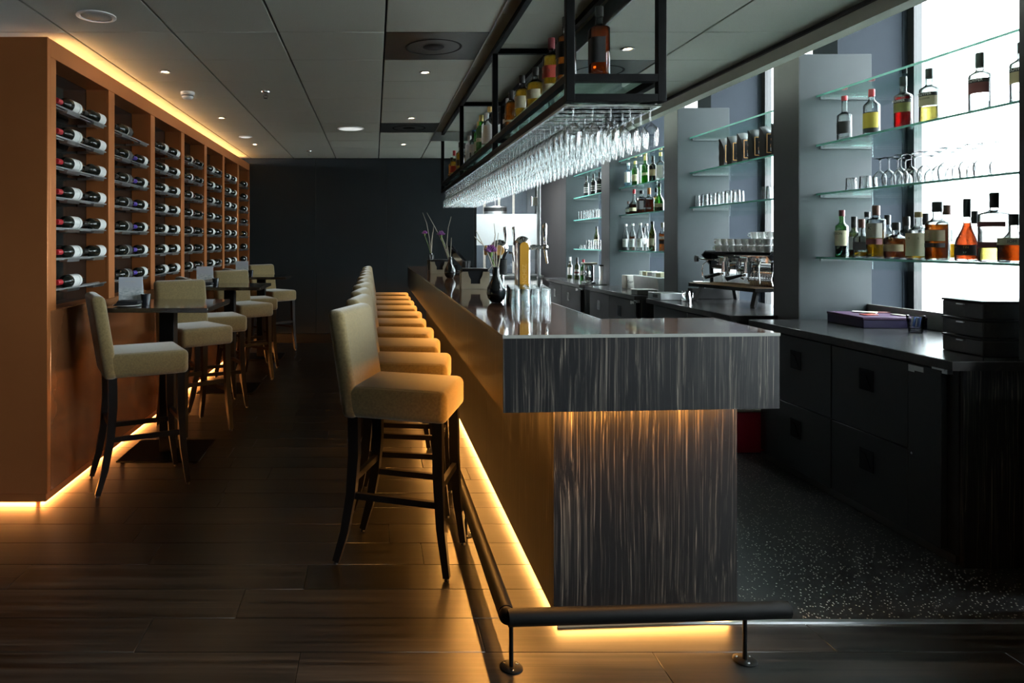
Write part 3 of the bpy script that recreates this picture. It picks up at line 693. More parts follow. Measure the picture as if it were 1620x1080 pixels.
part('end_panel', MB().prism([(.678,2.63),(1.394,yf(1.394,2.63,.678)),(1.394,2.70),(.678,2.655)], .05, .862), ebony_m, bar, True)
ye = [2.656, 4.2, 5.8, 7.4, 9.1]
for a, b in zip(ye[:-1], ye[1:]): part('side_panel', MB().box(.678,.70,a+.001,b-.001,.05,.862), ebony_m, bar, True)
part('carcass', MB().prism([(.7005,2.66),(1.392,2.71),(1.392,2.95),(1.0,2.95),(1.0,9.1),(.7005,9.1)], .05, .861), black_m, bar, True)
part('toe_kick', MB().prism([(.76,2.72),(1.34,2.76),(1.34,2.92),(.97,2.92),(.97,9.05),(.76,9.05)], 0.001, .05), black_m, bar, True)
part('base_light', MB().box(.705,.717,2.665,9.05,.030,.049).prism([(.72,2.662),(1.375,2.705),(1.375,2.717),(.72,2.674)], .030, .049), led_amber, bar, True, 'amber light strip at the foot of the bar')
ul = MB().box(.605,.618,2.62,9.1,.8516,.8617).prism([(.62,2.569),(1.36,2.614),(1.36,2.638),(.62,2.593)], .852, .8617); ul.cur = 1
ul.add([(.604,2.63,.8512),(.613,2.63,.8512),(.613,9.09,.8512),(.604,9.09,.8512)], [(0,3,2,1)]).add([(.592,2.63,.8605),(.603,2.63,.8512),(.603,9.09,.8512),(.592,9.09,.8605)], [])
ul.cur = 2; ul.add([(.592,2.63,.8605),(.603,2.63,.8512),(.603,9.09,.8512),(.592,9.09,.8605)], [(0,3,2,1)]); ul.cur = 1; ul.add([(.625,2.577,.8515),(1.355,2.621,.8515),(1.355,2.633,.8515),(.625,2.589,.8515)], [(0,3,2,1)])
part('under_top_light', ul, [alu_m, emitter('led_under_top', (1.0,.42,.085), 88.0), emitter('led_under_top_side', (1.0,.42,.085), 22.0)], bar, True, 'amber light strip under the bar top')
part('work_shelf', MB().box(1.0,1.36,2.96,9.1,.86,.90), alu_m, bar, True)
part('light_profile', MB().prism([(.69,2.618),(1.372,2.660),(1.372,2.672),(.69,2.630)], .001, .010), M('light_profile_alu', (.75,.6,.4), .3, .6), bar, True)

fr = thing('foot_rail', 'black tubular foot rail round the foot of the bar', 'foot rail', (.45, 2.38, 0))
part('rail', MB().tube([(.455,9.0,.172),(.455,2.40,.172)], .029, 16).tube([(.455,2.372,.172),(1.44,2.425,.172)], .029, 16).sphere((.455,2.385,.172), .0292, 16, 10), steel_b, fr, True)
for x, y in ((.467,2.375),(1.285,2.415),(.455,3.45),(.455,4.9),(.455,6.35),(.455,7.8),(.455,8.9)):
    p = part('post', MB().cyl((x,y,.004),(x,y,.15),.0075,n=12), steel_b, fr, True)
    part('floor_flange', MB().lathe([(.001,.007),(.034,.007),(.039,.004),(.039,0)], 24, (x,y,0)), steel_b, fr, True)
    for a in (30,150,270): part('screw', MB().lathe([(.001,.009),(.004,.0088),(.0045,.007)], 8, (x+.026*cos(R(a)), y+.026*sin(R(a)), 0)), chrome_m, fr, True)

# ------------------------------------------------------------------ hanging bottle and glass rack
RX0, RX1 = .800, 1.218; RT = .036
RY = [2.90, 4.70, 6.50, 8.30]
rk = thing('hanging_rack', 'long black steel rack hanging over the bar with bottles and glasses', 'hanging rack', (1.0, 5.6, 2.037))
for y in RY:
    for x in (RX0, RX1-RT): part('post', MB().rbox(x, x+RT, y, y+RT, 2.037, 2.759, .002, 1), steel_b, rk, True)
    part('cross_bar', MB().box(RX0+RT, RX1-RT, y, y+RT, 2.037, 2.068), steel_b, rk, True)
    part('cross_bar', MB().box(RX0+RT, RX1-RT, y, y+RT, 2.120, 2.151), steel_b, rk, True)
    part('cross_bar', MB().box(RX0+RT, RX1-RT, y, y+RT, 2.722, 2.757), steel_b, rk, True)
for a, b in zip(RY[:-1], RY[1:]):
    for x in (RX0, RX1-RT):
        for z0, z1 in ((2.037,2.068),(2.120,2.151),(2.722,2.757)): part('long_bar', MB().box(x, x+RT-.004, a+RT, b, z0, z1), steel_b, rk, True)
    mb = MB(); mb.box(RX0+.002, RX1-.002, a+RT+.002, b-.002, 2.152, 2.160); part('glass_shelf', mb, shelf_m, rk, True, 'clear glass shelf')
    mb = MB(); mb.box(RX0+.034, RX1-.034, a+RT+.002, b-.002, 2.069, 2.075); part('lower_pane', mb, shelf_m, rk, True)
hr = MB().box(RX0+.02, RX1-.02, -.006, .006, -.008, 0).mesh('hanger_rail', chrome_m)
NR, GP = 55, .0975
for i in range(NR):
    y = 2.955+GP*i
    for s in (-.016, .016): link('hanger_rail', hr, rk, (0-1.0, y+s-5.6, 2.030-2.037))
part('hanger_spine', MB().box(RX0+.005,RX0+.02,2.93,8.3,2.022,2.036).box(RX1-.02,RX1-.005,2.93,8.3,2.022,2.036), chrome_m, rk, True)
gprof = [(.001,.0),(.033,-.0015),(.033,-.003),(.012,-.006),(.0045,-.012),(.0038,-.03),(.0038,-.068),(.006,-.076),(.018,-.086),(.030,-.100),(.0355,-.118),(.0360,-.132),(.0335,-.155),(.0300,-.178)]
gme = MB().lathe(gprof, 20).mesh('hanging_wine_glass', hang_m)
rg = random.Random(3)
for i in range(NR):
    for j in range(5):
        o = link('hanging_wine_glass', gme, None, (.846+.0805*j+rg.uniform(-.003,.003), 2.955+GP*i+rg.uniform(-.004,.004), 2.0315+.002), (0,0,rg.uniform(0,6)))
        lb_ = 'clear wine glass hanging upside down in the rack, behind the front rows' if i > 3 else 'hanging wine glass, %s from the left in the %s row of the rack' % (ORD[j], ['nearest','second nearest','third nearest','fourth nearest'][i])
        tag(o, lb_, 'wine glass', 'wine glasses hanging from the rack')
RB = [('rum_dark',.975,3.02,'dark rum bottle at the near end of the hanging rack'),('bourbon',.87,3.16,'amber bourbon bottle behind the near rack post'),('malt_red',.87,3.42,'gold malt bottle with red label on the hanging rack'),
 ('malt_squat',.872,3.77,'squat gold malt bottle on the hanging rack, next to the slim one'),('malt_gold',.865,4.08,'slim gold malt bottle with cream label on the hanging rack'),('malt_amber',.87,4.42,'amber malt bottle just before the second rack post'),
 ('clear_tall',.98,4.55,'clear bottle behind the second rack post'),('rum_orange',.95,4.95,'orange bottle just past the second rack post'),
 ('gin_white_label',.87,5.25,'clear bottle with white label, nearest of the middle rack bay'),('vodka_white',.88,5.45,'frosted white bottle in the middle bay of the rack'),('gin_tall_green',.87,5.66,'tall green gin bottle in the middle rack bay'),
 ('gin_green_b',.88,5.85,'green gin bottle with white label in the middle rack bay'),('red_cap_gin',.90,6.02,'clear bottle with red cap in the middle rack bay'),('spirit_black_cap',.88,6.16,'clear bottle with black cap in the middle rack bay'),
 ('vodka_blue',.90,6.30,'clear bottle with blue cap in the middle rack bay'),('gin_white',.88,6.43,'white bottle against the third rack post'),
 ('gold_rum',.87,7.05,'gold rum bottle with black label in the far rack bay'),('flat_shoulder',.93,7.25,'amber flat bottle in the far rack bay'),('malt_gold',.95,7.5,'slim gold bottle in the far rack bay'),('tequila_red',.875,7.62,'gold bottle with red cap in the far rack bay'),('malt_amber',.88,7.9,'amber bottle farthest along the rack')]
for k, x, y, lb in RB: bottle(k, (x, y, 2.1605), lb, 'bottles on the hanging rack', la=R(215))

# ================================================================== back bar
VP = PIER[2:]     # 2.82 .. 10.50, the partitions in view
BN = ['nearest','coffee bag','gin bottle','farthest']     # shelf bays, by what tells them apart
PN = ['at the right edge of the picture','beside the nearest glass shelves','behind the espresso machine','behind the syrup bottles','at the far end of the back bar']
for i, p in enumerate(VP):
    t = thing('shelf_partition', 'tall slate grey partition %s' % PN[i], 'partition', (2.9, p, 0), 0, 'partitions of the back bar')
    part('panel', MB().rbox(2.895, 3.385, p, p+.30, 0, 2.73, .002, 1), part_m, t, True)
    part('edge_cladding', MB().box(2.889, 2.8945, p-.001, p+.301, 0, 2.731), partd_m, t, True, 'dark front edge')
SHZ = [2.446, 2.112, 1.781, 1.351]
SN = ['top','second','third','lowest']
def shelf(i, z, zn):
    """bay i lies between the partition VP[i+1] (far) and VP[i] (near)"""
    y1 = VP[i+1]-.001; y0 = VP[i]+.301
    t = thing('glass_shelf', '%s glass shelf in the %s bay of the back bar' % (zn, BN[i]), 'glass shelf', (3.2, y1, z), 0, 'glass shelves of the back bar')
    mb = MB(); x0, x1 = 3.007, 3.392
    mb.box(x0, x1, y0, y1, z-.012, z); 
    mb.cur = 1; mb.box(x0-.0006, x0+.003, y0, y1, z-.0123, z+.0003)
    part('pane', mb, [shelf_m, edge_m], t, True)
    part('hanging_lip', MB().box(3.388, 3.392, y0+.002, y1-.002, z-.085, z-.0125), shelf_m, t, True)
    for y in (y1-.014, y0+.002):
        b = part('bracket', MB().box(3.03, 3.37, y, y+.012, z-.028, z-.0125), M('grey_bracket_steel', (.07,.078,.08), .45, .3), t, True)
        for x in (3.05, 3.345): part('screw', MB().cyl((x,y-.0015,z-.019),(x,y+.001,z-.019),.004,n=8), black_m, b, True)
for i in range(4):
    for j, z in enumerate(SHZ):
        if i == 1 and j == 3: continue
        shelf(i, z, SN[j] if i != 1 or j < 2 else 'lowest')

def py(px, x): return 1102*x/(px-592)
def shelf_bottles(lst, z, grp):
    for k, px, x, lb in lst: bottle(k, (x, py(px, x), z+.0005), lb, grp)
G = 'bottles on the second shelf of the nearest bay'
shelf_bottles([('slim_clear',1336,3.10,'empty clear bottle with red cap, leftmost on its shelf'),('coconut',1379,3.12,'clear bottle with black and yellow label and red cap'),
 ('liqueur_red',1429,3.12,'bright red liqueur bottle on the upper right shelf'),('liqueur_pale',1470,3.12,'pale yellow liqueur bottle with beige label'),
 ('liqueur_maroon',1550,3.12,'clear liqueur bottle with maroon label'),('liqueur_gold',1617,3.12,'liqueur bottle half hidden by the post at the right edge')], SHZ[1], G)
G = 'bottles on the lowest shelf of the nearest bay'
shelf_bottles([('irish',1332,3.09,'green whiskey bottle with cream label, leftmost on the lowest shelf'),('scotch_dark',1351,3.22,'dark bottle with white label behind the green whiskey bottle'),
 ('decanter_low',1363,3.09,'nearly empty clear decanter with brown stopper'),('clear_tall',1372,3.27,'clear bottle with black cap in the back row beside the grey label'),('grey_label',1386,3.10,'square bottle with tall grey label and gold whisky'),
 ('spirit_black_cap',1404,3.24,'clear bottle with tall black cap behind the grey-labelled bottle'),('round_square',1417.5,3.09,'squat round-shouldered amber bottle with kraft tag'),('spirit_squat',1434,3.26,'clear squat bottle behind the squat amber bottle'),
 ('box_label',1453,3.09,'clear bottle with large cream label and cork stopper'),('short_black',1464,3.27,'bottle with black and silver cap in the back row'),('flat_shoulder',1483,3.09,'broad-shouldered amber whisky bottle with kraft label'),
 ('brown_cap_tall',1497,3.26,'bottle with brown cap behind the broad-shouldered whisky'),('cognac',1530,3.10,'teardrop cognac bottle with black band'),('short_black',1541,3.30,'clear bottle with dark cap behind the teardrop cognac'),
 ('tall_maroon',1573,3.09,'tall clear bottle with maroon labels, nearly empty'),('round_cognac',1604,3.09,'round flask of brandy with oval cream label')], SHZ[3], G)
# glasses on the third shelf, rims down
cup_me = MB().lathe([(.001,.085),(.030,.085),(.034,0),(.0325,0),(.0285,.079),(.001,.079)], 18).mesh('tumbler', stem_m)
for px, x, lb in ((1347,3.10,'upturned tumbler at the left end of the stemware shelf'),(1369,3.10,'upturned tumbler second from the left on the stemware shelf'),(1379,3.2,'upturned tumbler third from the left on the stemware shelf')):
    tag(link('tumbler', cup_me, None, (x, py(px, x), SHZ[2]+.0005)), lb, 'glass', 'tumblers on the stemware shelf')
wprof = [(r*1.0, z+.178) for r, z in gprof]
wme = MB().lathe(wprof, 20).mesh('upturned_wine_glass', stem_m)
for gi, (px, x) in enumerate(((1392,3.07),(1406,3.08),(1420,3.17),(1425,3.06),(1432,3.27),(1441,3.07),(1447,3.2),(1463,3.08),(1474,3.26),(1486,3.16),(1496,3.07),(1508,3.26),(1519,3.16),(1530,3.08),(1542,3.25),(1553,3.12),(1580,3.15))):
    tag(link('upturned_wine_glass', wme, None, (x, py(px, x), SHZ[2]+.0006)), 'upturned wine glass, %s from the left on the third shelf of the nearest bay' % ORD[gi], 'wine glass', 'upturned wine glasses on the shelf')

# ---- coffee bay: bags and handled glasses
bag_m = M('black_foil_bag', (.007,.0065,.006), .3, var=.3, vs=20, spec=.5, bmp=.3); tan_m = M('tan_print', (.36,.17,.08), .6, var=.4, vs=40)
for i, px in enumerate((1150,1163,1179,1197,1215,1235)):
    x = 3.12; y = py(px, x)
    t = thing('coffee_bag', ['coffee bag at the left end of the row','coffee bag second from the left','coffee bag in the middle of the row, third from left','coffee bag fourth from the left','coffee bag fifth from the left, by the post','coffee bag half hidden behind the post'][i].replace('coffee bag','black foil coffee bag'), 'coffee bag', (x, y, SHZ[1]+.001), R(12-4*(i%2)), 'coffee bags on the shelf')
    def bagf(v):
        k = max(0, (v[2]-.17)/.09); return (v[0]*(1+.12*k) , v[1]*(1-.82*min(1,k)) + .02*k + .004*sin(v[2]*60+v[0]*50), v[2]-.012*k*abs(v[0]/.06))
    mb = MB(); bm = bmesh.new(); bmesh.ops.create_cube(bm, size=1); bmesh.ops.subdivide_edges(bm, edges=bm.edges, cuts=5, use_grid_fill=True); bm.verts.index_update()
    vs = [bagf((v.co.x*.115*(1-.1*abs(v.co.z)), v.co.y*.062*(1+.25*(1-4*v.co.x**2)*(1-4*v.co.z**2)), .13+v.co.z*.26)) for v in bm.verts]
    mb.add(vs, [[v.index for v in f.verts] for f in bm.faces], True); bm.free()
    part('bag', mb, bag_m, t)
    # printed frame, figure patch and letters on the -x/-y side
    fy = -.0425
    f = MB()
    for a, b, c, d in ((-.050,.050,.038,.044),(-.050,.050,.184,.190),(-.050,-.044,.038,.190),(.044,.050,.038,.190)): f.box(a, b, fy-.001, fy, c, d)
    part('orange_border', f, M('orange_print', (.62,.28,.05), .5), t)
    part('figure_print', MB().prism([(-.015,.08),(.008,.075),(.02,.1),(.006,.115),(.016,.135),(.0,.165),(-.014,.15),(-.006,.12),(-.02,.1)], fy-.0012, fy-.0006, 'y'), tan_m, t)
    text('lettering', 'BO', .038, (.008, fy-.0016, .066), (R(90),0,0), ink_w, t)
hp = [(.001,.115),(.026,.115),(.029,.11),(.033,0),(.0315,0),(.027,.108),(.001,.108)]
hg = MB().lathe(hp, 16).mesh('glass_body', stem_m); hh = MB().tube([(-.031,0,.03),(-.05,0,.035),(-.054,0,.06),(-.048,0,.085),(-.029,0,.088)], .004, 6).mesh('handle', stem_m)
for i in range(12):
    x = 3.08 if i % 2 == 0 else 3.19; px = 1103+6.2*i
    t = thing('latte_glass', 'upturned handled glass, %s from the left on the shelf under the coffee bags' % ORD[i], 'glass', (x, py(px, x), SHZ[2]+.0006), rg.uniform(-.5,.5), 'latte glasses under the coffee bags')
    link('glass_body', hg, t); link('handle', hh, t)
for gi, px in enumerate((1212, 1219)):
    t = thing('latte_glass', 'upturned handled glass by the right post on the shelf under the coffee bags, %s' % ['left one','right one'][gi], 'glass', (3.15, py(px, 3.15), SHZ[2]+.0006), .3, 'latte glasses under the coffee bags')
    link('glass_body', hg, t); link('handle', hh, t)
# ---- gin bay
shelf_bottles([('gin_blue',994,3.09,'pale blue square gin bottle in the far shelves'),('gin_green',1005,3.10,'green gin bottle beside the pale blue one'),('gin_white',1013.5,3.22,'white frosted bottle between the green gin bottles'),
 ('gin_tall_green',1021,3.10,'tall green gin bottle with gold top on the far shelves'),('black_pirate',1033,3.12,'black bottle with kraft label on the gin shelf'),('gin_white_label',1045,3.10,'clear gin bottle with white label and gold cap')], SHZ[1], 'bottles on the gin shelf')
shelf_bottles([('mini_brown',994,3.06,'miniature brown bottle at the left end of the liqueur shelf'),('triple_red',1003,3.11,'square brown liqueur bottle with red neck'),('decanter_flat',1015,3.11,'flat dark decanter with black stopper'),
 ('orange_cap',1027,3.10,'brown flask with orange cap'),('gold_rum',1038,3.27,'gold bottle behind the round green bottle'),('green_round',1043,3.10,'round green liqueur bottle with black cap')], SHZ[2], 'bottles on the liqueur shelf')
shelf_bottles([('syrup_white',990,3.08,'clear syrup bottle with white label, leftmost'),('syrup_amber',1001,3.09,'amber syrup bottle with white label, second from the left'),('syrup_white',1013,3.07,'clear syrup bottle with white label, third from the left'),
 ('spirit_black_cap',1018.5,3.17,'clear bottle with black cap among the syrups'),('syrup_white',1023,3.25,'clear syrup bottle in the back row, fourth from the left'),('syrup_gold',1032,3.09,'olive green bottle of gold syrup with black cap'),('rum_orange',1048,3.10,'slim orange bottle beside the dark partition')], SHZ[3], 'bottles on the syrup shelf')
# ---- farthest bay
shelf_bottles([('port_black',928,3.09,'black bottle, leftmost of three on the far shelf'),('port_black',939,3.09,'black bottle, middle of three on the far shelf'),('port_black',948.5,3.09,'black bottle, rightmost of three on the far shelf')], SHZ[1], 'black bottles on the far shelf')
hb = MB().lathe([(.001,.13),(.027,.13),(.031,0),(.0295,0),(.025,.122),(.001,.122)], 14).mesh('highball_glass', stem_m)
for i in range(7):
    for x in (3.07, 3.17):
        tag(link('highball_glass', hb, None, (x, 10.40-.13*i, SHZ[2]+.0006)), 'upturned highball glass, %s from the left in the %s row of the farthest third shelf' % (ORD[i], 'front' if x < 3.1 else 'back'), 'glass', 'highball glasses in the farthest bay')
for i in range(7): tag(link('highball_glass', hb, None, (3.08, 10.05-.10*i, SHZ[3]+.0006)), 'upturned highball glass, %s from the left on the lowest shelf of the farthest bay' % ORD[i], 'glass', 'highball glasses on the lowest far shelf')
sg = MB().lathe([(.001,.06),(.02,.06),(.023,0),(.021,0),(.018,.052),(.001,.052)], 14).mesh('shot_glass', stem_m)
for i in range(3): tag(link('shot_glass', sg, None, (3.08, 10.40-.09*i, SHZ[3]+.0006)), 'small shot glass, %s from the left on the lowest far shelf' % ORD[i], 'glass', 'shot glasses on the far shelf')
shelf_bottles([('scotch_dark',922.5,3.25,'dark bottle behind the shot glasses on the far shelf'),('short_black',932,3.3,'bottle behind the highball glasses on the lowest far shelf'),('syrup_gold',944,3.28,'tall bottle behind the highball glasses on the far shelf')], SHZ[3], 'bottles behind the far glasses')

# ------------------------------------------------------------------ back bar cabinets
XC, ZW = 2.585, .925
def recess_handle(parent, y, z, w=.105, h=.11):
    s = part('handle', MB().hexa([(XC-.0035,y-w/2,z-h/2),(XC-.001,y-w/2,z-h/2),(XC-.001,y+w/2,z-h/2),(XC-.0035,y+w/2,z-h/2)], [(XC-.0035,y-w/2,z+h/2),(XC-.001,y-w/2,z+h/2),(XC-.001,y+w/2,z+h/2),(XC-.0035,y+w/2,z+h/2)])
         .hexa([(XC-.006,y-w*.30,z-h*.35),(XC-.004,y-w*.30,z-h*.35),(XC-.004,y+w*.38,z-h*.35),(XC-.006,y+w*.38,z-h*.35)], [(XC-.006,y+w*.05,z+h*.25),(XC-.004,y+w*.05,z+h*.25),(XC-.004,y+w*.38,z+h*.35),(XC-.006,y+w*.38,z+h*.35)]), M('gloss_black_handle', (.004,.004,.005), .15), parent, True)
    return s
def cabinet(y0, y1, label, cols, door=None, tiny=False):
    t = thing('back_bar_cabinet', label, 'cabinet', (2.95, (y0+y1)/2, 0), 0, 'cabinets of the back bar')
    part('carcass', MB().box(XC+.024, 3.36, y0+.02, y1, .06, .882), black_m, t, True)
    part('end_panel', MB().box(XC+.03, 3.36, y0, y0+.019, .0, .882), ebony_m, t, True)
    part('plinth', MB().box(XC+.05, 3.34, y0+.03, y1-.01, .005, .059), black_m, t, True)
    part('kick_rail', MB().box(XC+.02, XC+.049, y0+.03, y1-.01, .005, .045), M('dull_steel', (.08,.085,.085), .35, .6), t, True)
    for a, b, split in cols:
        for z0, z1 in (((.055,.448),(.455,.868)) if split else ((.055,.868),)):
            d = part('drawer' if split else 'door', MB().rbox(XC, XC+.022, a+.004, b-.004, z0, z1, .002, 1), drawer_m, t, True)
            recess_handle(d, (a+b)/2+(0 if split else (b-a)*.0), z1-.14 if split else z1-.14, .105 if not tiny else .11)
    if door:
        a, b = door
        d = part('door', MB().rbox(XC-.006, XC+.022, a+.004, b-.004, .055, .868, .002, 1), drawer_m, t, True)
        part('hinge', MB().box(XC-.012, XC+.006, a-.02, a+.05, .868, .878).box(XC-.006,XC+.02,a-.03,a+.0,.855,.880), alu_m, d, True, 'steel hinge plate')
        part('rating_plate', MB().prism([(b-.008,.83),(b-.008,.862),(b-.1,.862),(b-.1,.838),(b-.045,.838),(b-.045,.83)], XC-.0075, XC-.0062, 'x'), alu_m, d, True, 'silver rating plate')
        part('lock', MB().cyl((XC-.009,b-.03,.44),(XC-.006,b-.03,.44),.006,n=10), chrome_m, d, True)
    return t
cabinet(3.09, 4.70, 'near dark refrigerated drawer cabinet of the back bar', [(3.94,4.60,True),(3.37,3.94,True)], (3.165,3.37))
cabinet(5.0, 6.50, 'dark back bar cabinet under the espresso machine', [(5.75,6.42,True),(5.1,5.75,True)])
cabinet(6.83, 8.42, 'dark back bar cabinet under the syrup shelf', [(7.66,8.36,False),(7.02,7.66,False)], (6.86,7.02))
cabinet(8.66, 10.40, 'farthest dark back bar cabinet beside the kitchen door', [(9.62,10.32,False),(8.92,9.62,False)], (8.70,8.92))
cabinet(1.55, 2.735, 'dark cabinet cut off by the right edge of the picture', [(1.9,2.6,True)])
def worktop(y0, y1, label, up):
    t = thing('worktop', label, 'worktop', (2.95, (y0+y1)/2, .883), 0, 'worktops of the back bar')
    part('slab', MB().rbox(2.55, 3.355, y0, y1, .883, ZW, .0015, 1), work_m, t, True)
    part('front_edge', MB().box(2.545, 2.5495, y0, y1, .883, ZW-.002), ebony_h, t, True); part('end_edge', MB().box(2.545, 3.355, y0-.004, y0-.0005, .883, ZW-.002), ebony_h, t, True)
    if up: part('upstand', MB().box(3.3555, 3.375, y0+.36, y1+.02, .90, 1.03), M('grey_upstand', (.16,.16,.145), .5), t, True)
worktop(3.07, 4.735, 'near dark worktop under the bright window', True)
worktop(4.99, 6.52, 'dark worktop carrying the espresso machine', False)
worktop(6.82, 8.43, 'dark worktop with the white tub, under the syrup shelf', False)
worktop(8.65, 10.42, 'farthest dark worktop with three wine bottles', False)
worktop(1.55, 2.72, 'dark worktop cut off by the right edge of the picture', False)

# ---- things on the near worktop
Z = ZW+.0005
bx = thing('gift_box', 'flat purple box with jumble on its lid, near the window', 'box', (3.19, 4.43, Z), R(-4))
part('box_body', MB().rbox(-.19,.19,-.19,.19,0,.05,.002,1), M('purple_card', (.022,.016,.055), .5), bx)
part('lid', MB().rbox(-.193,.193,-.193,.193,.051,.066,.002,1), M('plum_lid', (.065,.025,.07), .5, var=.4, vs=9), bx)
for i, (x, y, c) in enumerate(((-.08,-.05,'red'),(.02,.06,'cream'),(.09,-.08,'grey'),(-.03,.1,'white'),(.1,.09,'maroon'))):
    o = solo('loose_card', MB().rbox(-.045,.045,-.025,.025,0,.006+.003*(i%2),.002,1), PL[c], '%s loose card on top of the purple box' % ['red','cream','grey','white','maroon'][i], 'card', (0,0,0), 'loose cards on the purple box')
    o.location = (3.19+x, 4.43+y, Z+.0665); o.rotation_euler = (0,0,i*.8)
sgx, sgy = 3.14, 4.04
sgl = thing('sugar_glass', 'tapered glass holding blue and white sugar sachets', 'glass', (sgx, sgy, Z))
part('glass', MB().lathe([(.001,.002),(.034,.002),(.047,.1),(.0445,.1),(.032,.010),(.001,.010)], 16), stem_m, sgl)
for i in range(9):
    a = i*.7; s = solo('sugar_sachet', MB().box(-.009,.009,-.002,.002,0,.055), M('blue_sachet', (.12,.20,.50), .6, var=.5, vs=30) if i % 3 else ink_w, 'paper sugar sachet standing in the tapered glass', 'sachet', (0,0,0), 'sachets in the tapered glass')
    s.location = (sgx+.016*cos(a)*(.4+.6*(i%2)), sgy+.016*sin(a)*(.4+.6*(i%2)), Z+.036); s.rotation_euler = (.15*sin(a), .15*cos(a), a)
for i in range(3):
    z = Z+.085*i
    tr = thing('bar_tray', 'dark wooden tray, %s of the stack by the right post' % ['bottom','middle','top'][i], 'tray', (2.93, 3.30, z), 0, 'stacked wooden trays')
    part('tray_body', MB().rbox(-.145,.12,-.115,.115,0,.074,.004,1), ebony_h, tr)
    part('tray_rim', MB().rbox(-.148,.123,-.118,.118,.0745,.083,.002,1), leg_m, tr)
    part('clip', MB().box(-.158,-.1482,-.02,.02,.06,.066), alu_m, tr)

# ---- waste bin
bn = thing('waste_bin', 'dark red bin with grey rim behind the near cabinet', 'bin', (2.60, 4.87, .004))
def taper(v): return (v[0]*(.86+.45*v[2]), v[1]*(.86+.45*v[2]), v[2])
part('bin_body', MB().rbox(-.13,.13,-.11,.11,0,.285,.012,2,taper), M('crimson_plastic', (.33,.012,.035), .35), bn)
part('rim', MB().rbox(-.137,.137,-.116,.116,.286,.302,.004,2), M('grey_rim_plastic', (.35,.36,.34), .5), bn)

# ---- espresso machine
em = thing('espresso_machine', 'chrome and black espresso machine with wooden drip tray on the back bar', 'espresso machine', (3.16, 5.95, Z), R(11))
part('body', MB().rbox(-.02,.24,-.36,.36,.16,.425,.012,2), M('machine_black', (.012,.012,.013), .2), em)
part('front_plate', MB().rbox(-.05,-.021,-.36,.36,.29,.425,.008,2), chrome_m, em)
part('splash_plate', MB().rbox(-.026,-.0205,-.10,.36,.165,.288,.002,1), chrome_m, em)
part('cup_rail', MB().rbox(-.10,.25,-.39,.39,.426,.440,.004,2), steel_b, em)
for s in (-1,1):
    part('side_panel', MB().prism([(-.02,.12),(.27,.12),(.27,.45),(-.07,.45),(-.11,.41),(-.03,.32)], .392*s if s > 0 else -.412, .412*s if s > 0 else -.392, 'y'), M('machine_black', (.012,.012,.013), .2), em)
    part('side_tube', MB().tube([(-.10,.42*s,.37),(-.02,.42*s,.385),(.06,.42*s,.375),(.11,.42*s,.33),(.14,.42*s,.24),(.16,.42*s,.15)], .008, 8), chrome_m, em)
    part('side_knob', MB().sphere((.115,.425*s,.29), .016, 12, 8), chrome_m, em)
tray_w = wood('teak_tray', (.24,.12,.05), (.50,.30,.15), (3,40,40), .45, (.35,.5,.7), .4, bmp=.1)
part('drip_tray', MB().rbox(-.235,.02,-.41,.41,.142,.160,.003,1), tray_w, em, label='wooden drip tray')
part('tray_edge', MB().box(-.240,-.236,-.412,.412,.128,.158).box(-.236,.02,-.415,-.411,.128,.158), steel_b, em)
for x, dx in ((-.15,-.06),(.16,.05)):
    for s in (-1,1): part('leg', MB().sweep([(x,.33*s,.15),(x+dx,.36*s,.006)], (.022,.012)), black_m, em); part('foot', MB().cyl((x+dx,.36*s,0),(x+dx,.36*s,.012),.022,n=12), black_m, em)
for y in (-.17, .10):
    g = part('group_head', MB().cyl((-.10,y,.27),(-.10,y,.36),.036,.030,16).cyl((-.04,y,.34),(-.10,y,.34),.026,n=12).cyl((-.10,y,.36),(-.10,y,.40),.016,n=12), chrome_m, em)
    part('portafilter', MB().cyl((-.10,y,.235),(-.10,y,.268),.034,n=16).cyl((-.13,y,.255),(-.17,y,.25),.010,n=10).tube([(-.10,y,.235),(-.105,y,.215),(-.11,y-.02,.205)], .007, 6), chrome_m, em)
    part('handle', MB().cyl((-.165,y,.251),(-.29,y+.01,.222),.013,.017,12), CP['black'], em)
    part('lever', MB().tube([(-.10,y,.39),(-.15,y+.03,.40),(-.12,y+.06,.33)], .006, 6), chrome_m, em)
for i in range(9): part('boiler_rib', MB().tube([(-.03,-.35+.028*i,.17),(-.045,-.35+.028*i,.22),(-.03,-.35+.028*i,.285)], .011, 8), chrome_m, em)
part('pressure_gauge', MB().cyl((-.055,.22,.36),(-.049,.22,.36),.03,n=20), china_m, em)
part('steam_lever', MB().cyl((-.05,.33,.37),(-.16,.36,.375),.009,n=10).cyl((-.16,.36,.375),(-.185,.367,.376),.006,n=8), chrome_m, em)
part('steam_knob', MB().cyl((-.18,.365,.376),(-.20,.37,.377),.030,n=16), CP['black'], em)
part('steam_wand', MB().tube([(-.08,.36,.36),(-.12,.37,.33),(-.13,.37,.28),(-.125,.365,.17)], .005, 8), chrome_m, em)
part('steam_wand', MB().tube([(-.08,-.33,.36),(-.13,-.35,.36),(-.16,-.36,.33),(-.15,-.36,.19)], .005, 8), chrome_m, em)
cupm = MB().lathe([(.001,.002),(.024,.002),(.031,.02),(.035,.056),(.033,.056),(.029,.02),(.022,.006),(.001,.006)], 18).mesh('cup_body', china_m)
cuph = MB().tube([(.033,0,.044),(.047,0,.044),(.052,0,.03),(.045,0,.016),(.030,0,.016)], .0035, 6).mesh('handle', china_m)
mw = Matrix.Translation((3.16,5.95,Z)) @ Matrix.Rotation(R(11), 4, 'Z')
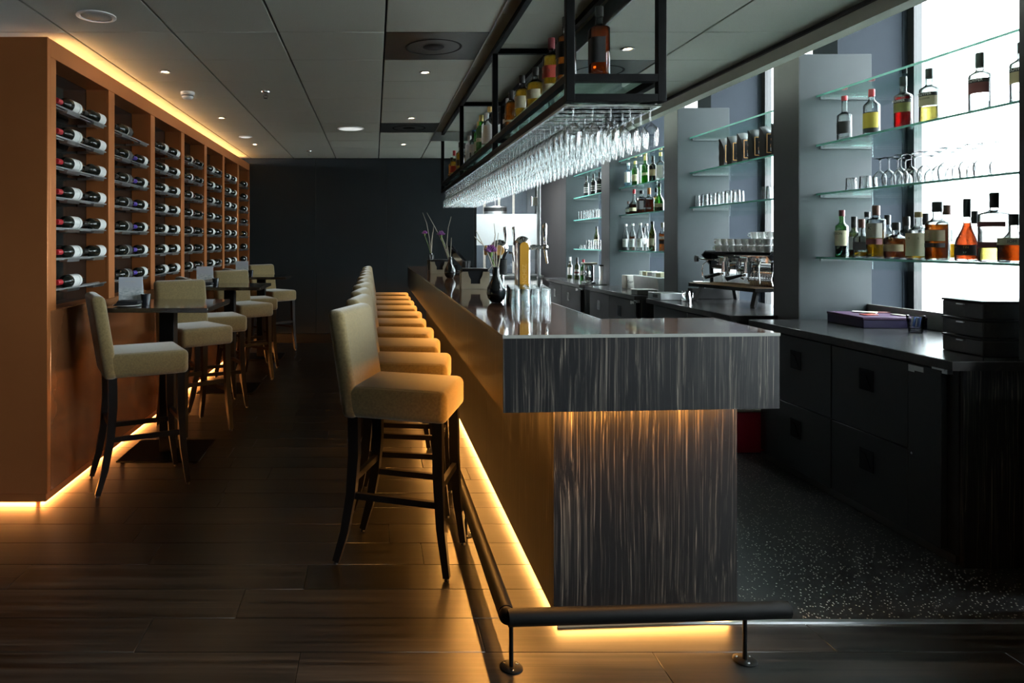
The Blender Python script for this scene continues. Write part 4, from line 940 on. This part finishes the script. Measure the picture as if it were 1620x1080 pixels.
for r_, xx in enumerate((-.055, .035, .125)):
    for i in range(8):
        for lv in range(3 if (i < 4 and r_ > 0) else 2):
            w = mw @ Vector((xx, -.33+.083*i, .4405+.0565*lv))
            t = thing('coffee_cup', 'white cup on the espresso machine: %s row, %s from the right, %s layer' % (['front','middle','back'][r_], ORD[i], ['bottom','second','third'][lv]), 'cup', w, R(190)+rg.uniform(-.7,.7), 'cups stacked on the espresso machine')
            link('cup_body', cupm, t); link('handle', cuph, t)
def at(px, yv, z):   # point at height z seen at that pixel
    Y = 1102*(1.45-z)/(yv-383); return ((px-592)*Y/1102, Y)
x, y = 2.80, 6.24
jug = thing('milk_jug', 'steel milk jug standing under the drip tray', 'jug', (2.74, 6.12, Z), R(180))
part('jug_body', MB().lathe([(.001,.001),(.042,.001),(.044,.03),(.036,.07),(.036,.095),(.034,.095),(.034,.07),(.041,.03),(.001,.006)], 20), chrome_m, jug)
part('handle', MB().tube([(-.035,0,.085),(-.062,0,.08),(-.062,0,.04),(-.042,0,.025)], .004, 6), chrome_m, jug)
pf = thing('payment_terminal', 'grey metal cassette box on the worktop left of the espresso machine', 'box', (2.77, 6.70, ZW+.0005), R(8))
cb = solo('white_bowl', MB().lathe([(.001,.004),(.03,.0),(.035,.004),(.085,.06),(.082,.06),(.03,.008),(.001,.008)], 26, (3.05,6.47,Z+.10)), china_m, 'white bowl of spoons behind the drip tray', 'bowl', (3.05,6.47,Z+.10))
cb2 = solo('white_bowl', MB().lathe([(.001,.004),(.03,.0),(.035,.004),(.085,.06),(.082,.06),(.03,.008),(.001,.008)], 26, (3.25,6.47,Z+.10)), china_m, 'white bowl nearest the partition behind the espresso machine', 'bowl', (3.25,6.47,Z+.10))
rsr = thing('bowl_riser', 'black riser block carrying two white bowls', 'riser', (3.15, 6.47, Z))
part('block', MB().rbox(-.22,.22,-.045,.045,0,.0995,.004,1), black_m, rsr)
pf.location = (2.66, 6.40, Z)
part('case', MB().rbox(-.085,.15,-.10,.10,.0,.062,.003,1), M('galvanised_steel', (.42,.45,.45), .3, .9), pf)
part('front_plate', MB().rbox(-.095,-.086,-.105,.105,.0,.066,.003,1), M('grey_steel_front', (.25,.27,.27), .35, .8), pf); part('slot', MB().box(-.0965,-.0952,-.06,.02,.02,.05), black_m, pf)

# ---- worktop with the tub
tb = thing('storage_tub', 'long white plastic tub filled with packets', 'tub', (3.02, 7.45, Z))
part('tub', MB().rbox(-.13,.13,-.34,.34,0,.16,.012,2,lambda v: (v[0]*(.88+.8*v[2]), v[1], v[2])), M('milky_plastic', (.75,.78,.80), .35), tb)
for i in range(10):
    o = solo('packet', MB().rbox(-.035,.035,-.03,.03,0,.045,.004,1), [china_m, PL['cream'], alu_m][i % 3], 'small packet heaped in the white tub', 'packet', (0,0,0), 'packets in the white tub')
    o.location = (3.02+(-.05 if i % 2 else .05), 7.17+.06*i, Z+.161); o.rotation_euler = (0, 0, i*.5)
nb = thing('paper_sack', 'printed white paper carton left of the tub', 'carton', (2.93, 7.93, Z), R(5))
part('carton', MB().rbox(-.085,.085,-.07,.07,0,.15,.006,2), M('printed_carton', (.62,.60,.55), .6, var=.3, vs=25), nb)
text('lettering', 'Espresso', .04, (-.01,-.0708,.08), (R(90),0,0), ink_k, nb)
sm = thing('small_tray', 'small grey tray in front of the white tub', 'tray', (2.72, 7.02, Z))
part('tray', MB().rbox(-.1,.1,-.08,.08,0,.045,.004,1), M('grey_tray_plastic', (.18,.19,.19), .4), sm); part('rim', MB().rbox(-.106,.106,-.086,.086,.0455,.052,.003,1), M('pale_tray_rim', (.5,.5,.48), .4), sm)
# ---- farthest worktop
for k, px, lb in (('wine_stand_a',902,'wine bottle with white cap, leftmost of three on the far worktop'),('wine_stand_b',913,'wine bottle with dark capsule, middle of three on the far worktop'),('wine_stand_c',923,'wine bottle with red capsule, rightmost of three on the far worktop')):
    bottle(k, (2.86, py(px, 2.86), Z), lb, 'wine bottles on the far worktop', name='wine_bottle')
jc = thing('citrus_juicer', 'chrome juicer on the far worktop', 'juicer', (2.74, 8.90, Z))
part('base', MB().rbox(-.07,.07,-.07,.07,0,.02,.006,2), chrome_m, jc); part('housing', MB().rbox(-.055,.055,-.055,.055,.021,.24,.02,3), chrome_m, jc); part('lid', MB().rbox(-.08,.09,-.07,.07,.241,.265,.006,2), M('stone_lid', (.5,.47,.42), .5), jc)
jc2 = thing('blender', 'steel blender jug next to the chrome juicer', 'blender', (2.90, 8.83, Z))
part('jug', MB().lathe([(.001,0),(.05,0),(.055,.03),(.045,.06),(.05,.22),(.001,.22)], 20), alu_m, jc2); part('cap', MB().lathe([(.052,.221),(.052,.24),(.001,.245)], 20), CP['black'], jc2)

# ------------------------------------------------------------------ things on the bar
ZB = 1.1303
vase_m = M('black_glazed_vase', (.010,.012,.012), .06, spec=.8); twig_m = M('grey_twig', (.42,.38,.30), .8); petal_m = M('violet_petal', (.42,.16,.46), .6, var=.45, vs=30); stalk_m = M('green_stalk', (.16,.26,.06), .6)
def vase(loc, label, spec, fl):
    t = thing('flower_vase', label, 'vase', loc, spec, 'vases along the bar')
    part('vase', MB().lathe([(.001,.001),(.026,.001),(.044,.022),(.051,.05),(.047,.078),(.032,.108),(.021,.135),(.0165,.165),(.0175,.188),(.0155,.188),(.0145,.16),(.001,.12)], 28), vase_m, t)
    for pts in fl['twigs']: part('twig', MB().tube(pts, [.0042-.0026*i/(len(pts)-1) for i in range(len(pts))], 6), twig_m, t)
    f = fl['flower']
    part('stem', MB().tube([(0,0,.15),(f[0]*.4,f[1]*.4,.15+(f[2]-.15)*.5),(f[0],f[1],f[2])], [.0025,.0025,.003], 6), stalk_m, t)
    part('calyx', MB().lathe([(.003,-.006),(.009,.006),(.010,.022),(.006,.026)], 10, f), stalk_m, t)
    mb = MB(); q = random.Random(int(f[2]*1000))
    for L in range(5):
        rad = .034-.005*L; z0 = .022+.006*L; n = 22; vs = [(f[0],f[1],f[2]+z0-.004)]
        for ring in (.5, 1.0):
            for i in range(n):
                a = 2*pi*i/n; rr_ = rad*ring*(1+.16*sin(a*5+L)+q.uniform(-.06,.06)); vs.append((f[0]+rr_*cos(a), f[1]+rr_*sin(a), f[2]+z0+ring*.006*sin(a*7+L*2)+.010*ring+q.uniform(-.002,.002)))
        fs = [(0,1+i,1+(i+1)%n) for i in range(n)] + [(1+i,1+n+i,1+n+(i+1)%n,1+(i+1)%n) for i in range(n)]
        mb.add(vs, fs, True)
    part('carnation', mb, petal_m, t, label='violet carnation')
    return t
vase((.648, 3.70, ZB), 'black vase with violet carnation, nearest on the bar', 0, dict(flower=(-.03,-.01,.245), twigs=[
 [(0,0,.13),(-.035,.01,.24),(-.07,.01,.31),(-.105,.01,.38)],[(0,0,.13),(-.01,.02,.26),(.0,.03,.36),(-.005,.035,.42)],[(-.07,.01,.31),(-.09,.0,.325),(-.115,.0,.35)],
 [(0,0,.14),(.02,0,.24),(.03,.01,.30)],[(0,0,.13),(.005,.02,.27),(.015,.02,.37)],[(0,0,.16),(-.02,-.01,.2),(-.045,-.02,.17)]]))
vase((.676, 6.22, ZB), 'black vase with pink carnation, second along the bar', .4, dict(flower=(-.09,0,.36), twigs=[
 [(0,0,.13),(-.07,.01,.32),(-.15,.01,.46),(-.22,.02,.58)],[(0,0,.13),(-.02,.02,.30),(.0,.03,.45),(.03,.03,.55)],[(0,0,.13),(-.05,.0,.3),(-.11,0,.42)],[(0,0,.13),(.01,.0,.26),(.015,0,.36)]]))
vase((.694, 8.5, ZB), 'black vase with pale carnation, farthest along the bar', .2, dict(flower=(-.08,0,.40), twigs=[
 [(0,0,.13),(-.02,.01,.38),(-.05,.02,.55),(-.10,.02,.68)],[(0,0,.13),(.02,.02,.35),(.04,.02,.52)],[(0,0,.13),(0,.0,.3),(.02,0,.44)]]))
def napkins(loc, rz, label, cn):
    t = thing('napkin_holder', label, 'napkin holder', loc, rz, 'napkin holders on the bar')
    w, h, d = .095, .118, .07
    pl = [(-w,0),(w,0),(w,h),(.052,h),(.045,h*.75),(.032,h*.55),(.032,h*.30),(-.032,h*.30),(-.032,h*.55),(-.045,h*.75),(-.052,h),(-w,h)]
    part('front_plate', MB().prism(pl, -d, -d+.004, 'y'), goldplate_m, t); part('back_plate', MB().prism(pl, d-.004, d, 'y'), goldplate_m, t)
    for s in (-1,1): part('side_plate', MB().box(s*w-(.004 if s > 0 else 0), s*w+(0 if s > 0 else .004), -d+.004, d-.004, 0, h*.9), goldplate_m, t)
    part('tray', MB().box(-w+.004,w-.004,-d+.004,d-.004,0,.004), goldplate_m, t)
    nk = tag(link('napkin_stack', MB().rbox(-.085,.085,-.058,.058,.005,h+.008,.003,1).mesh('napkin_stack', cloth_m), None, loc, (0,0,rz)), 'stack of black napkins in the %s holder' % cn, 'napkins', 'napkin stacks')
    bk = tag(link('napkin_box', MB().rbox(-.09,.09,-.062,.062,h+.009,h+.022,.004,1).mesh('napkin_box', black_m), None, loc, (0,0,rz)), 'flat black box lying on the %s napkins' % cn, 'box', 'boxes on the napkins')
napkins((.695, 4.83, ZB), R(-2), 'brass napkin holder nearest on the bar', 'nearest')
napkins((.68, 7.27, ZB), R(-2), 'brass napkin holder farther along the bar', 'farther')
straw_m = M('black_straw', (.014,.014,.015), .3)
def caddy(x, y, lab, n, cup_r, cup_h, len_, spread, nm, sl):
    c = solo(nm, MB().lathe([(.001,.001),(cup_r*.85,.001),(cup_r,cup_h),(cup_r-.003,cup_h),(cup_r*.82,.006),(.001,.006)], 20, (x,y,ZB)), black_m, lab, 'cup', (x,y,ZB))
    me = MB().cyl((0,0,0),(0,0,len_),.0035,n=6).mesh('straw', straw_m)
    for i in range(n):
        a = i*2.4; r_ = cup_r*.62*math.sqrt((i+.5)/n)
        tag(link('straw', me, None, (x+r_*cos(a), y+r_*sin(a), ZB+.0065), (spread*sin(a), spread*cos(a), 0)), sl, 'straw', sl)
caddy(.70, 5.30, 'tall black cup packed with straws behind the nearest napkin holder', 18, .042, .12, .17, .04, 'straw_cup', 'black straw in the tall straw cup')
caddy(.815, 5.25, 'short black cup of stirrers beside the straw cup', 14, .036, .09, .12, .25, 'stirrer_cup', 'black stirrer in the short cup')
caddy(.645, 7.95, 'tall black cup packed with straws behind the farther napkin holder', 14, .042, .12, .17, .04, 'straw_cup', 'black straw in the farther straw cup')
caddy(.755, 7.9, 'short black cup of stirrers beside the farther straw cup', 12, .036, .09, .12, .25, 'stirrer_cup', 'black stirrer in the farther short cup')
ps = thing('till_screen', 'black till screen tilted back on the bar', 'till', (.80, 6.9, ZB), R(10))
part('foot', MB().rbox(-.08,.08,-.07,.07,0,.02,.006,2), black_m, ps); part('arm', MB().sweep([(0,0,.02),(0,0,.10)], (.015,.02)), black_m, ps)
part('screen', MB().hexa([(.12,-.13,.06),(.14,-.13,.075),(.14,.13,.075),(.12,.13,.06)], [(-.08,-.13,.27),(-.06,-.13,.285),(-.06,.13,.285),(-.08,.13,.27)]), M('black_screen', (.008,.008,.009), .12), ps)

# ---- beer towers
tw = thing('beer_tower', 'chrome beer tower with upright orange badge and side tap', 'beer tower', (.875, 4.10, ZB), 0)
badge_m = M('orange_badge', (.72,.36,.035), .35, var=.06)
part('column', MB().lathe([(.046,0),(.046,.31)]+[(max(.0008,.046*cos(pi*i/16)), .31+.046*sin(pi*i/16)) for i in range(1,9)], 32, (0,.012,0), 1, 1.05), chrome_m, tw)
bp = [(-.026,.02),(.026,.02),(.026,.295)] + [(.026*cos(a), .295+.026*sin(a)) for a in [pi*i/10 for i in range(1,10)]] + [(-.026,.295)]
bd = part('badge', MB().prism(bp, -.046, -.0300, 'y'), badge_m, tw, label='orange badge with raised vertical lettering')
text('lettering', 'SANCHEZ', .034, (.0,-.0465,.115), (R(90), R(-90), 0), M('raised_badge_letter', (.85,.52,.14), .3), bd, .001)
part('flange', MB().lathe([(.001,.008),(.066,.008),(.07,0)], 28, (0,.01,0)), chrome_m, tw)
def tap(parent, x0, y, z, s):
    part('tap_shank', MB().cyl((x0,y,z),(x0+.075*s,y,z),.011,n=14).cyl((x0+.012*s,y,z),(x0+.03*s,y,z),.016,n=14).cyl((x0+.04*s,y,z),(x0+.055*s,y,z),.016,n=14), chrome_m, parent)
    part('tap_body', MB().sphere((x0+.088*s,y,z), .020, 14, 10).cyl((x0+.088*s,y,z-.02),(x0+.10*s,y,z-.095),.010,.007,12).cyl((x0+.088*s,y,z+.015),(x0+.088*s,y,z+.035),.009,n=12), chrome_m, parent)
    part('tap_handle', MB().tube([(x0+.088*s,y,z+.03),(x0+.086*s,y,z+.06),(x0+.086*s,y,z+.13),(x0+.088*s,y,z+.142)], [.007,.012,.014,.007], 12), chrome_m, parent)
tap(tw, .046, .012, .29, 1)
tw2 = thing('beer_tower', 'chrome domed beer tower with round wooden tap badges behind the nearest vase', 'beer tower', (.85, 4.72, ZB), 0)
part('column', MB().lathe([(.055,0),(.05,.01),(.032,.02),(.03,.20),(.045,.24),(.06,.27),(.062,.29),(.05,.315),(.028,.332),(.001,.338)], 28), chrome_m, tw2)
part('collar', MB().lathe([(.045,.10),(.05,.105),(.05,.20),(.045,.205)], 24), steel_b, tw2)
for x, y, a in ((-.09,-.02,0),(-.02,-.085,0)):
    part('tap_shank', MB().cyl((x*.5,y*.5,.26),(x,y,.26),.011,n=12), chrome_m, tw2)
    part('badge', MB().lathe([(.001,-.008),(.030,-.008),(.034,0),(.030,.008),(.001,.008)], 24, (x*1.12,y*1.12-.02,.265), axis='y' if abs(y) > .05 else 'x'), M('round_wood_badge', (.62,.34,.10), .4, var=.3), tw2)
for x in (.045, .105): part('tap_handle', MB().tube([(x,.03,.29),(x+.004,.03,.34),(x,.03,.41),(x-.004,.03,.425)], [.008,.010,.016,.010], 12), chrome_m, tw2)
part('tap_spout', MB().tube([(.06,-.02,.25),(.085,-.03,.245),(.09,-.035,.19)], .008, 10), chrome_m, tw2)
# glasses by the taps
gl2 = MB().lathe([(.001,.085),(.026,.085),(.028,.08),(.031,0),(.0295,0),(.0265,.074),(.001,.074)], 18).mesh('bar_tumbler', stem_m)
for i in range(4):
    for j in range(5):
        tag(link('bar_tumbler', gl2, None, (.71+.052*i+.012*j, 3.50+.085*j+.01*i, ZB+.0005)), 'upturned tumbler beside the beer tower, %s from left, %s row from the camera' % (ORD[i], ORD[j]), 'glass', 'tumblers clustered on the bar')

# ------------------------------------------------------------------ ceiling fittings
def downlight(x, y, label, r=.042):
    t = thing('downlight', label, 'downlight', (x, y, ZC), 0, 'recessed ceiling downlights')
    part('trim_ring', MB().lathe([(r,-.001),(r+.002,-.006),(r-.010,-.007),(r-.013,-.001),(r-.016,.015)], 24), alu_m, t)
    part('lamp', MB().lathe([(.001,-.003),(r-.022,-.003),(r-.016,.004)], 20), lamp_m, t, label='glowing lamp')
DL = [(-1.48,4.92,'downlight nearest the camera in the row above the tables'),(-1.48,6.75,'middle downlight in the row above the tables'),(-1.47,8.57,'farthest downlight in the row above the tables'),
      (.363,4.94,'downlight nearest the camera in the row above the stools'),(.362,6.76,'middle downlight in the row above the stools'),(.362,8.57,'farthest downlight in the row above the stools'),
      (1.58,4.34,'downlight to the right of the hanging rack')]
for x, y, lb in DL: downlight(x, y, lb)
def disc(x, y, r, lb, nm='ceiling_speaker', cat='speaker'):
    t = thing(nm, lb, cat, (x, y, ZC))
    part('rim', MB().lathe([(r,-.001),(r+.002,-.007),(r-.018,-.009),(r-.022,-.004)], 36), white_m, t)
    part('grille', MB().lathe([(.001,-.007),(r-.03,-.007),(r-.021,-.004)], 36), M('speaker_grille', (.52,.54,.52), .6, var=.25, vs=220), t)
disc(-1.48, 3.71, .10, 'round white ceiling speaker nearest the camera')
panel_m = M('lit_diffuser', (.85,.87,.85), .5, var=.02, emit=(.95,1.0,.97), es=.16)
def lamp_disc(x, y, r, lb):
    t = thing('ceiling_lamp', lb, 'ceiling lamp', (x, y, ZC), 0, 'round ceiling lamps')
    part('rim', MB().lathe([(r,-.001),(r+.002,-.007),(r-.012,-.010),(r-.016,-.005)], 36), white_m, t)
    part('diffuser', MB().lathe([(.001,-.012),(r*.6,-.011),(r-.014,-.006)], 36), panel_m, t, label='pale glowing diffuser')
lamp_disc(-.248, 7.38, .14, 'large round white ceiling lamp over the aisle')
lamp_disc(-1.47, 7.96, .075, 'small round white ceiling lamp between the far downlights')
sd = thing('smoke_detector', 'white smoke detector on the ceiling over the nearest tables', 'smoke detector', (-1.50, 5.60, ZC))
part('base', MB().lathe([(.001,0),(.055,0),(.055,-.02),(.05,-.024),(.001,-.024)], 24), white_m, sd)
part('sensor', MB().lathe([(.047,-.0245),(.045,-.045),(.032,-.058),(.001,-.06)], 24), white_m, sd); part('vent_slot', MB().lathe([(.0475,-.028),(.0475,-.036)], 24), black_m, sd)
for x, y, lb in ((-.87,5.58,'chrome sprinkler head nearest the camera'),(-.86,9.2,'chrome sprinkler head near the back wall')):
    s = thing('sprinkler', lb, 'sprinkler', (x, y, ZC), 0, 'ceiling sprinklers')
    part('rosette', MB().lathe([(.001,0),(.034,0),(.032,-.008),(.012,-.012),(.012,-.03)], 20), chrome_m, s)
    part('frame_arms', MB().tube([(.012,0,-.028),(.02,0,-.038),(.003,0,-.052)], .003, 6).tube([(-.012,0,-.028),(-.02,0,-.038),(-.003,0,-.052)], .003, 6), chrome_m, s)
    part('deflector', MB().lathe([(.001,-.052),(.016,-.052),(.016,-.055),(.001,-.055)], 14), chrome_m, s)

# ------------------------------------------------------------------ glass door to the kitchen
gd = thing('glass_door', 'glass door to the kitchen with a white frosted band', 'door', (1.94, 10.09, 0))
part('jamb', MB().box(1.44,1.475,10.04,10.12,0,ZC-.031), black_m, gd, True)
part('frame', MB().rbox(2.36,2.405,10.07,10.11,.0,ZC-.031,.003,1), alu_m, gd, True)
part('pane', MB().box(1.477,2.358,10.088,10.092,.02,ZC-.032), window_m, gd, True)
part('frosted_band', MB().box(1.48,2.356,10.085,10.0875,1.405,1.858), frost_m, gd, True, 'white frosted band')
part('hinge', MB().rbox(2.30,2.36,10.07,10.112,1.98,2.10,.003,1), M('door_fitting', (.22,.21,.17), .4, .7), gd, True); part('pull', MB().cyl((2.27,10.06,1.97),(2.27,10.06,2.11),.012,n=12), chrome_m, gd, True)
kd = thing('kitchen_drum', 'round steel drum hood hanging in the kitchen', 'hood', (1.98, 11.4, 1.75))
part('drum', MB().lathe([(.001,.28),(.18,.28),(.185,.27),(.185,.0),(.175,.0),(.175,.26)], 28), alu_m, kd); part('band', MB().lathe([(.1865,.20),(.1865,.26)], 28), black_m, kd)
part('hanger', MB().cyl((0,0,.28),(0,0,1.0495),.012,n=10), alu_m, kd)
kw = thing('kitchen_counter', 'white kitchen counter behind the glass door', 'counter', (2.0, 11.9, 0))
part('front', MB().box(1.45,2.8,11.6,12.3,0,.86), china_m, kw, True); part('top', MB().rbox(1.43,2.82,11.57,12.32,.861,.90,.004,1), alu_m, kw, True)
kf = thing('kitchen_fridge', 'white kitchen cupboard behind the glass door', 'cupboard', (1.62, 12.3, 0))
part('body', MB().rbox(1.46,1.80,12.33,12.49,.0,1.35,.004,1), china_m, kf, True); part('handle', MB().cyl((1.76,12.315,.95),(1.76,12.315,1.2),.008,n=8), chrome_m, kf, True)
kl = thing('kitchen_light', 'bright panel light on the kitchen ceiling', 'ceiling light', (2.1, 10.7, 2.797))
part('housing', MB().box(1.6,2.6,10.3,11.15,2.77,2.797), white_m, kl, True); part('diffuser', MB().box(1.63,2.57,10.33,11.12,2.76,2.7695), kitchen_lamp, kl, True)
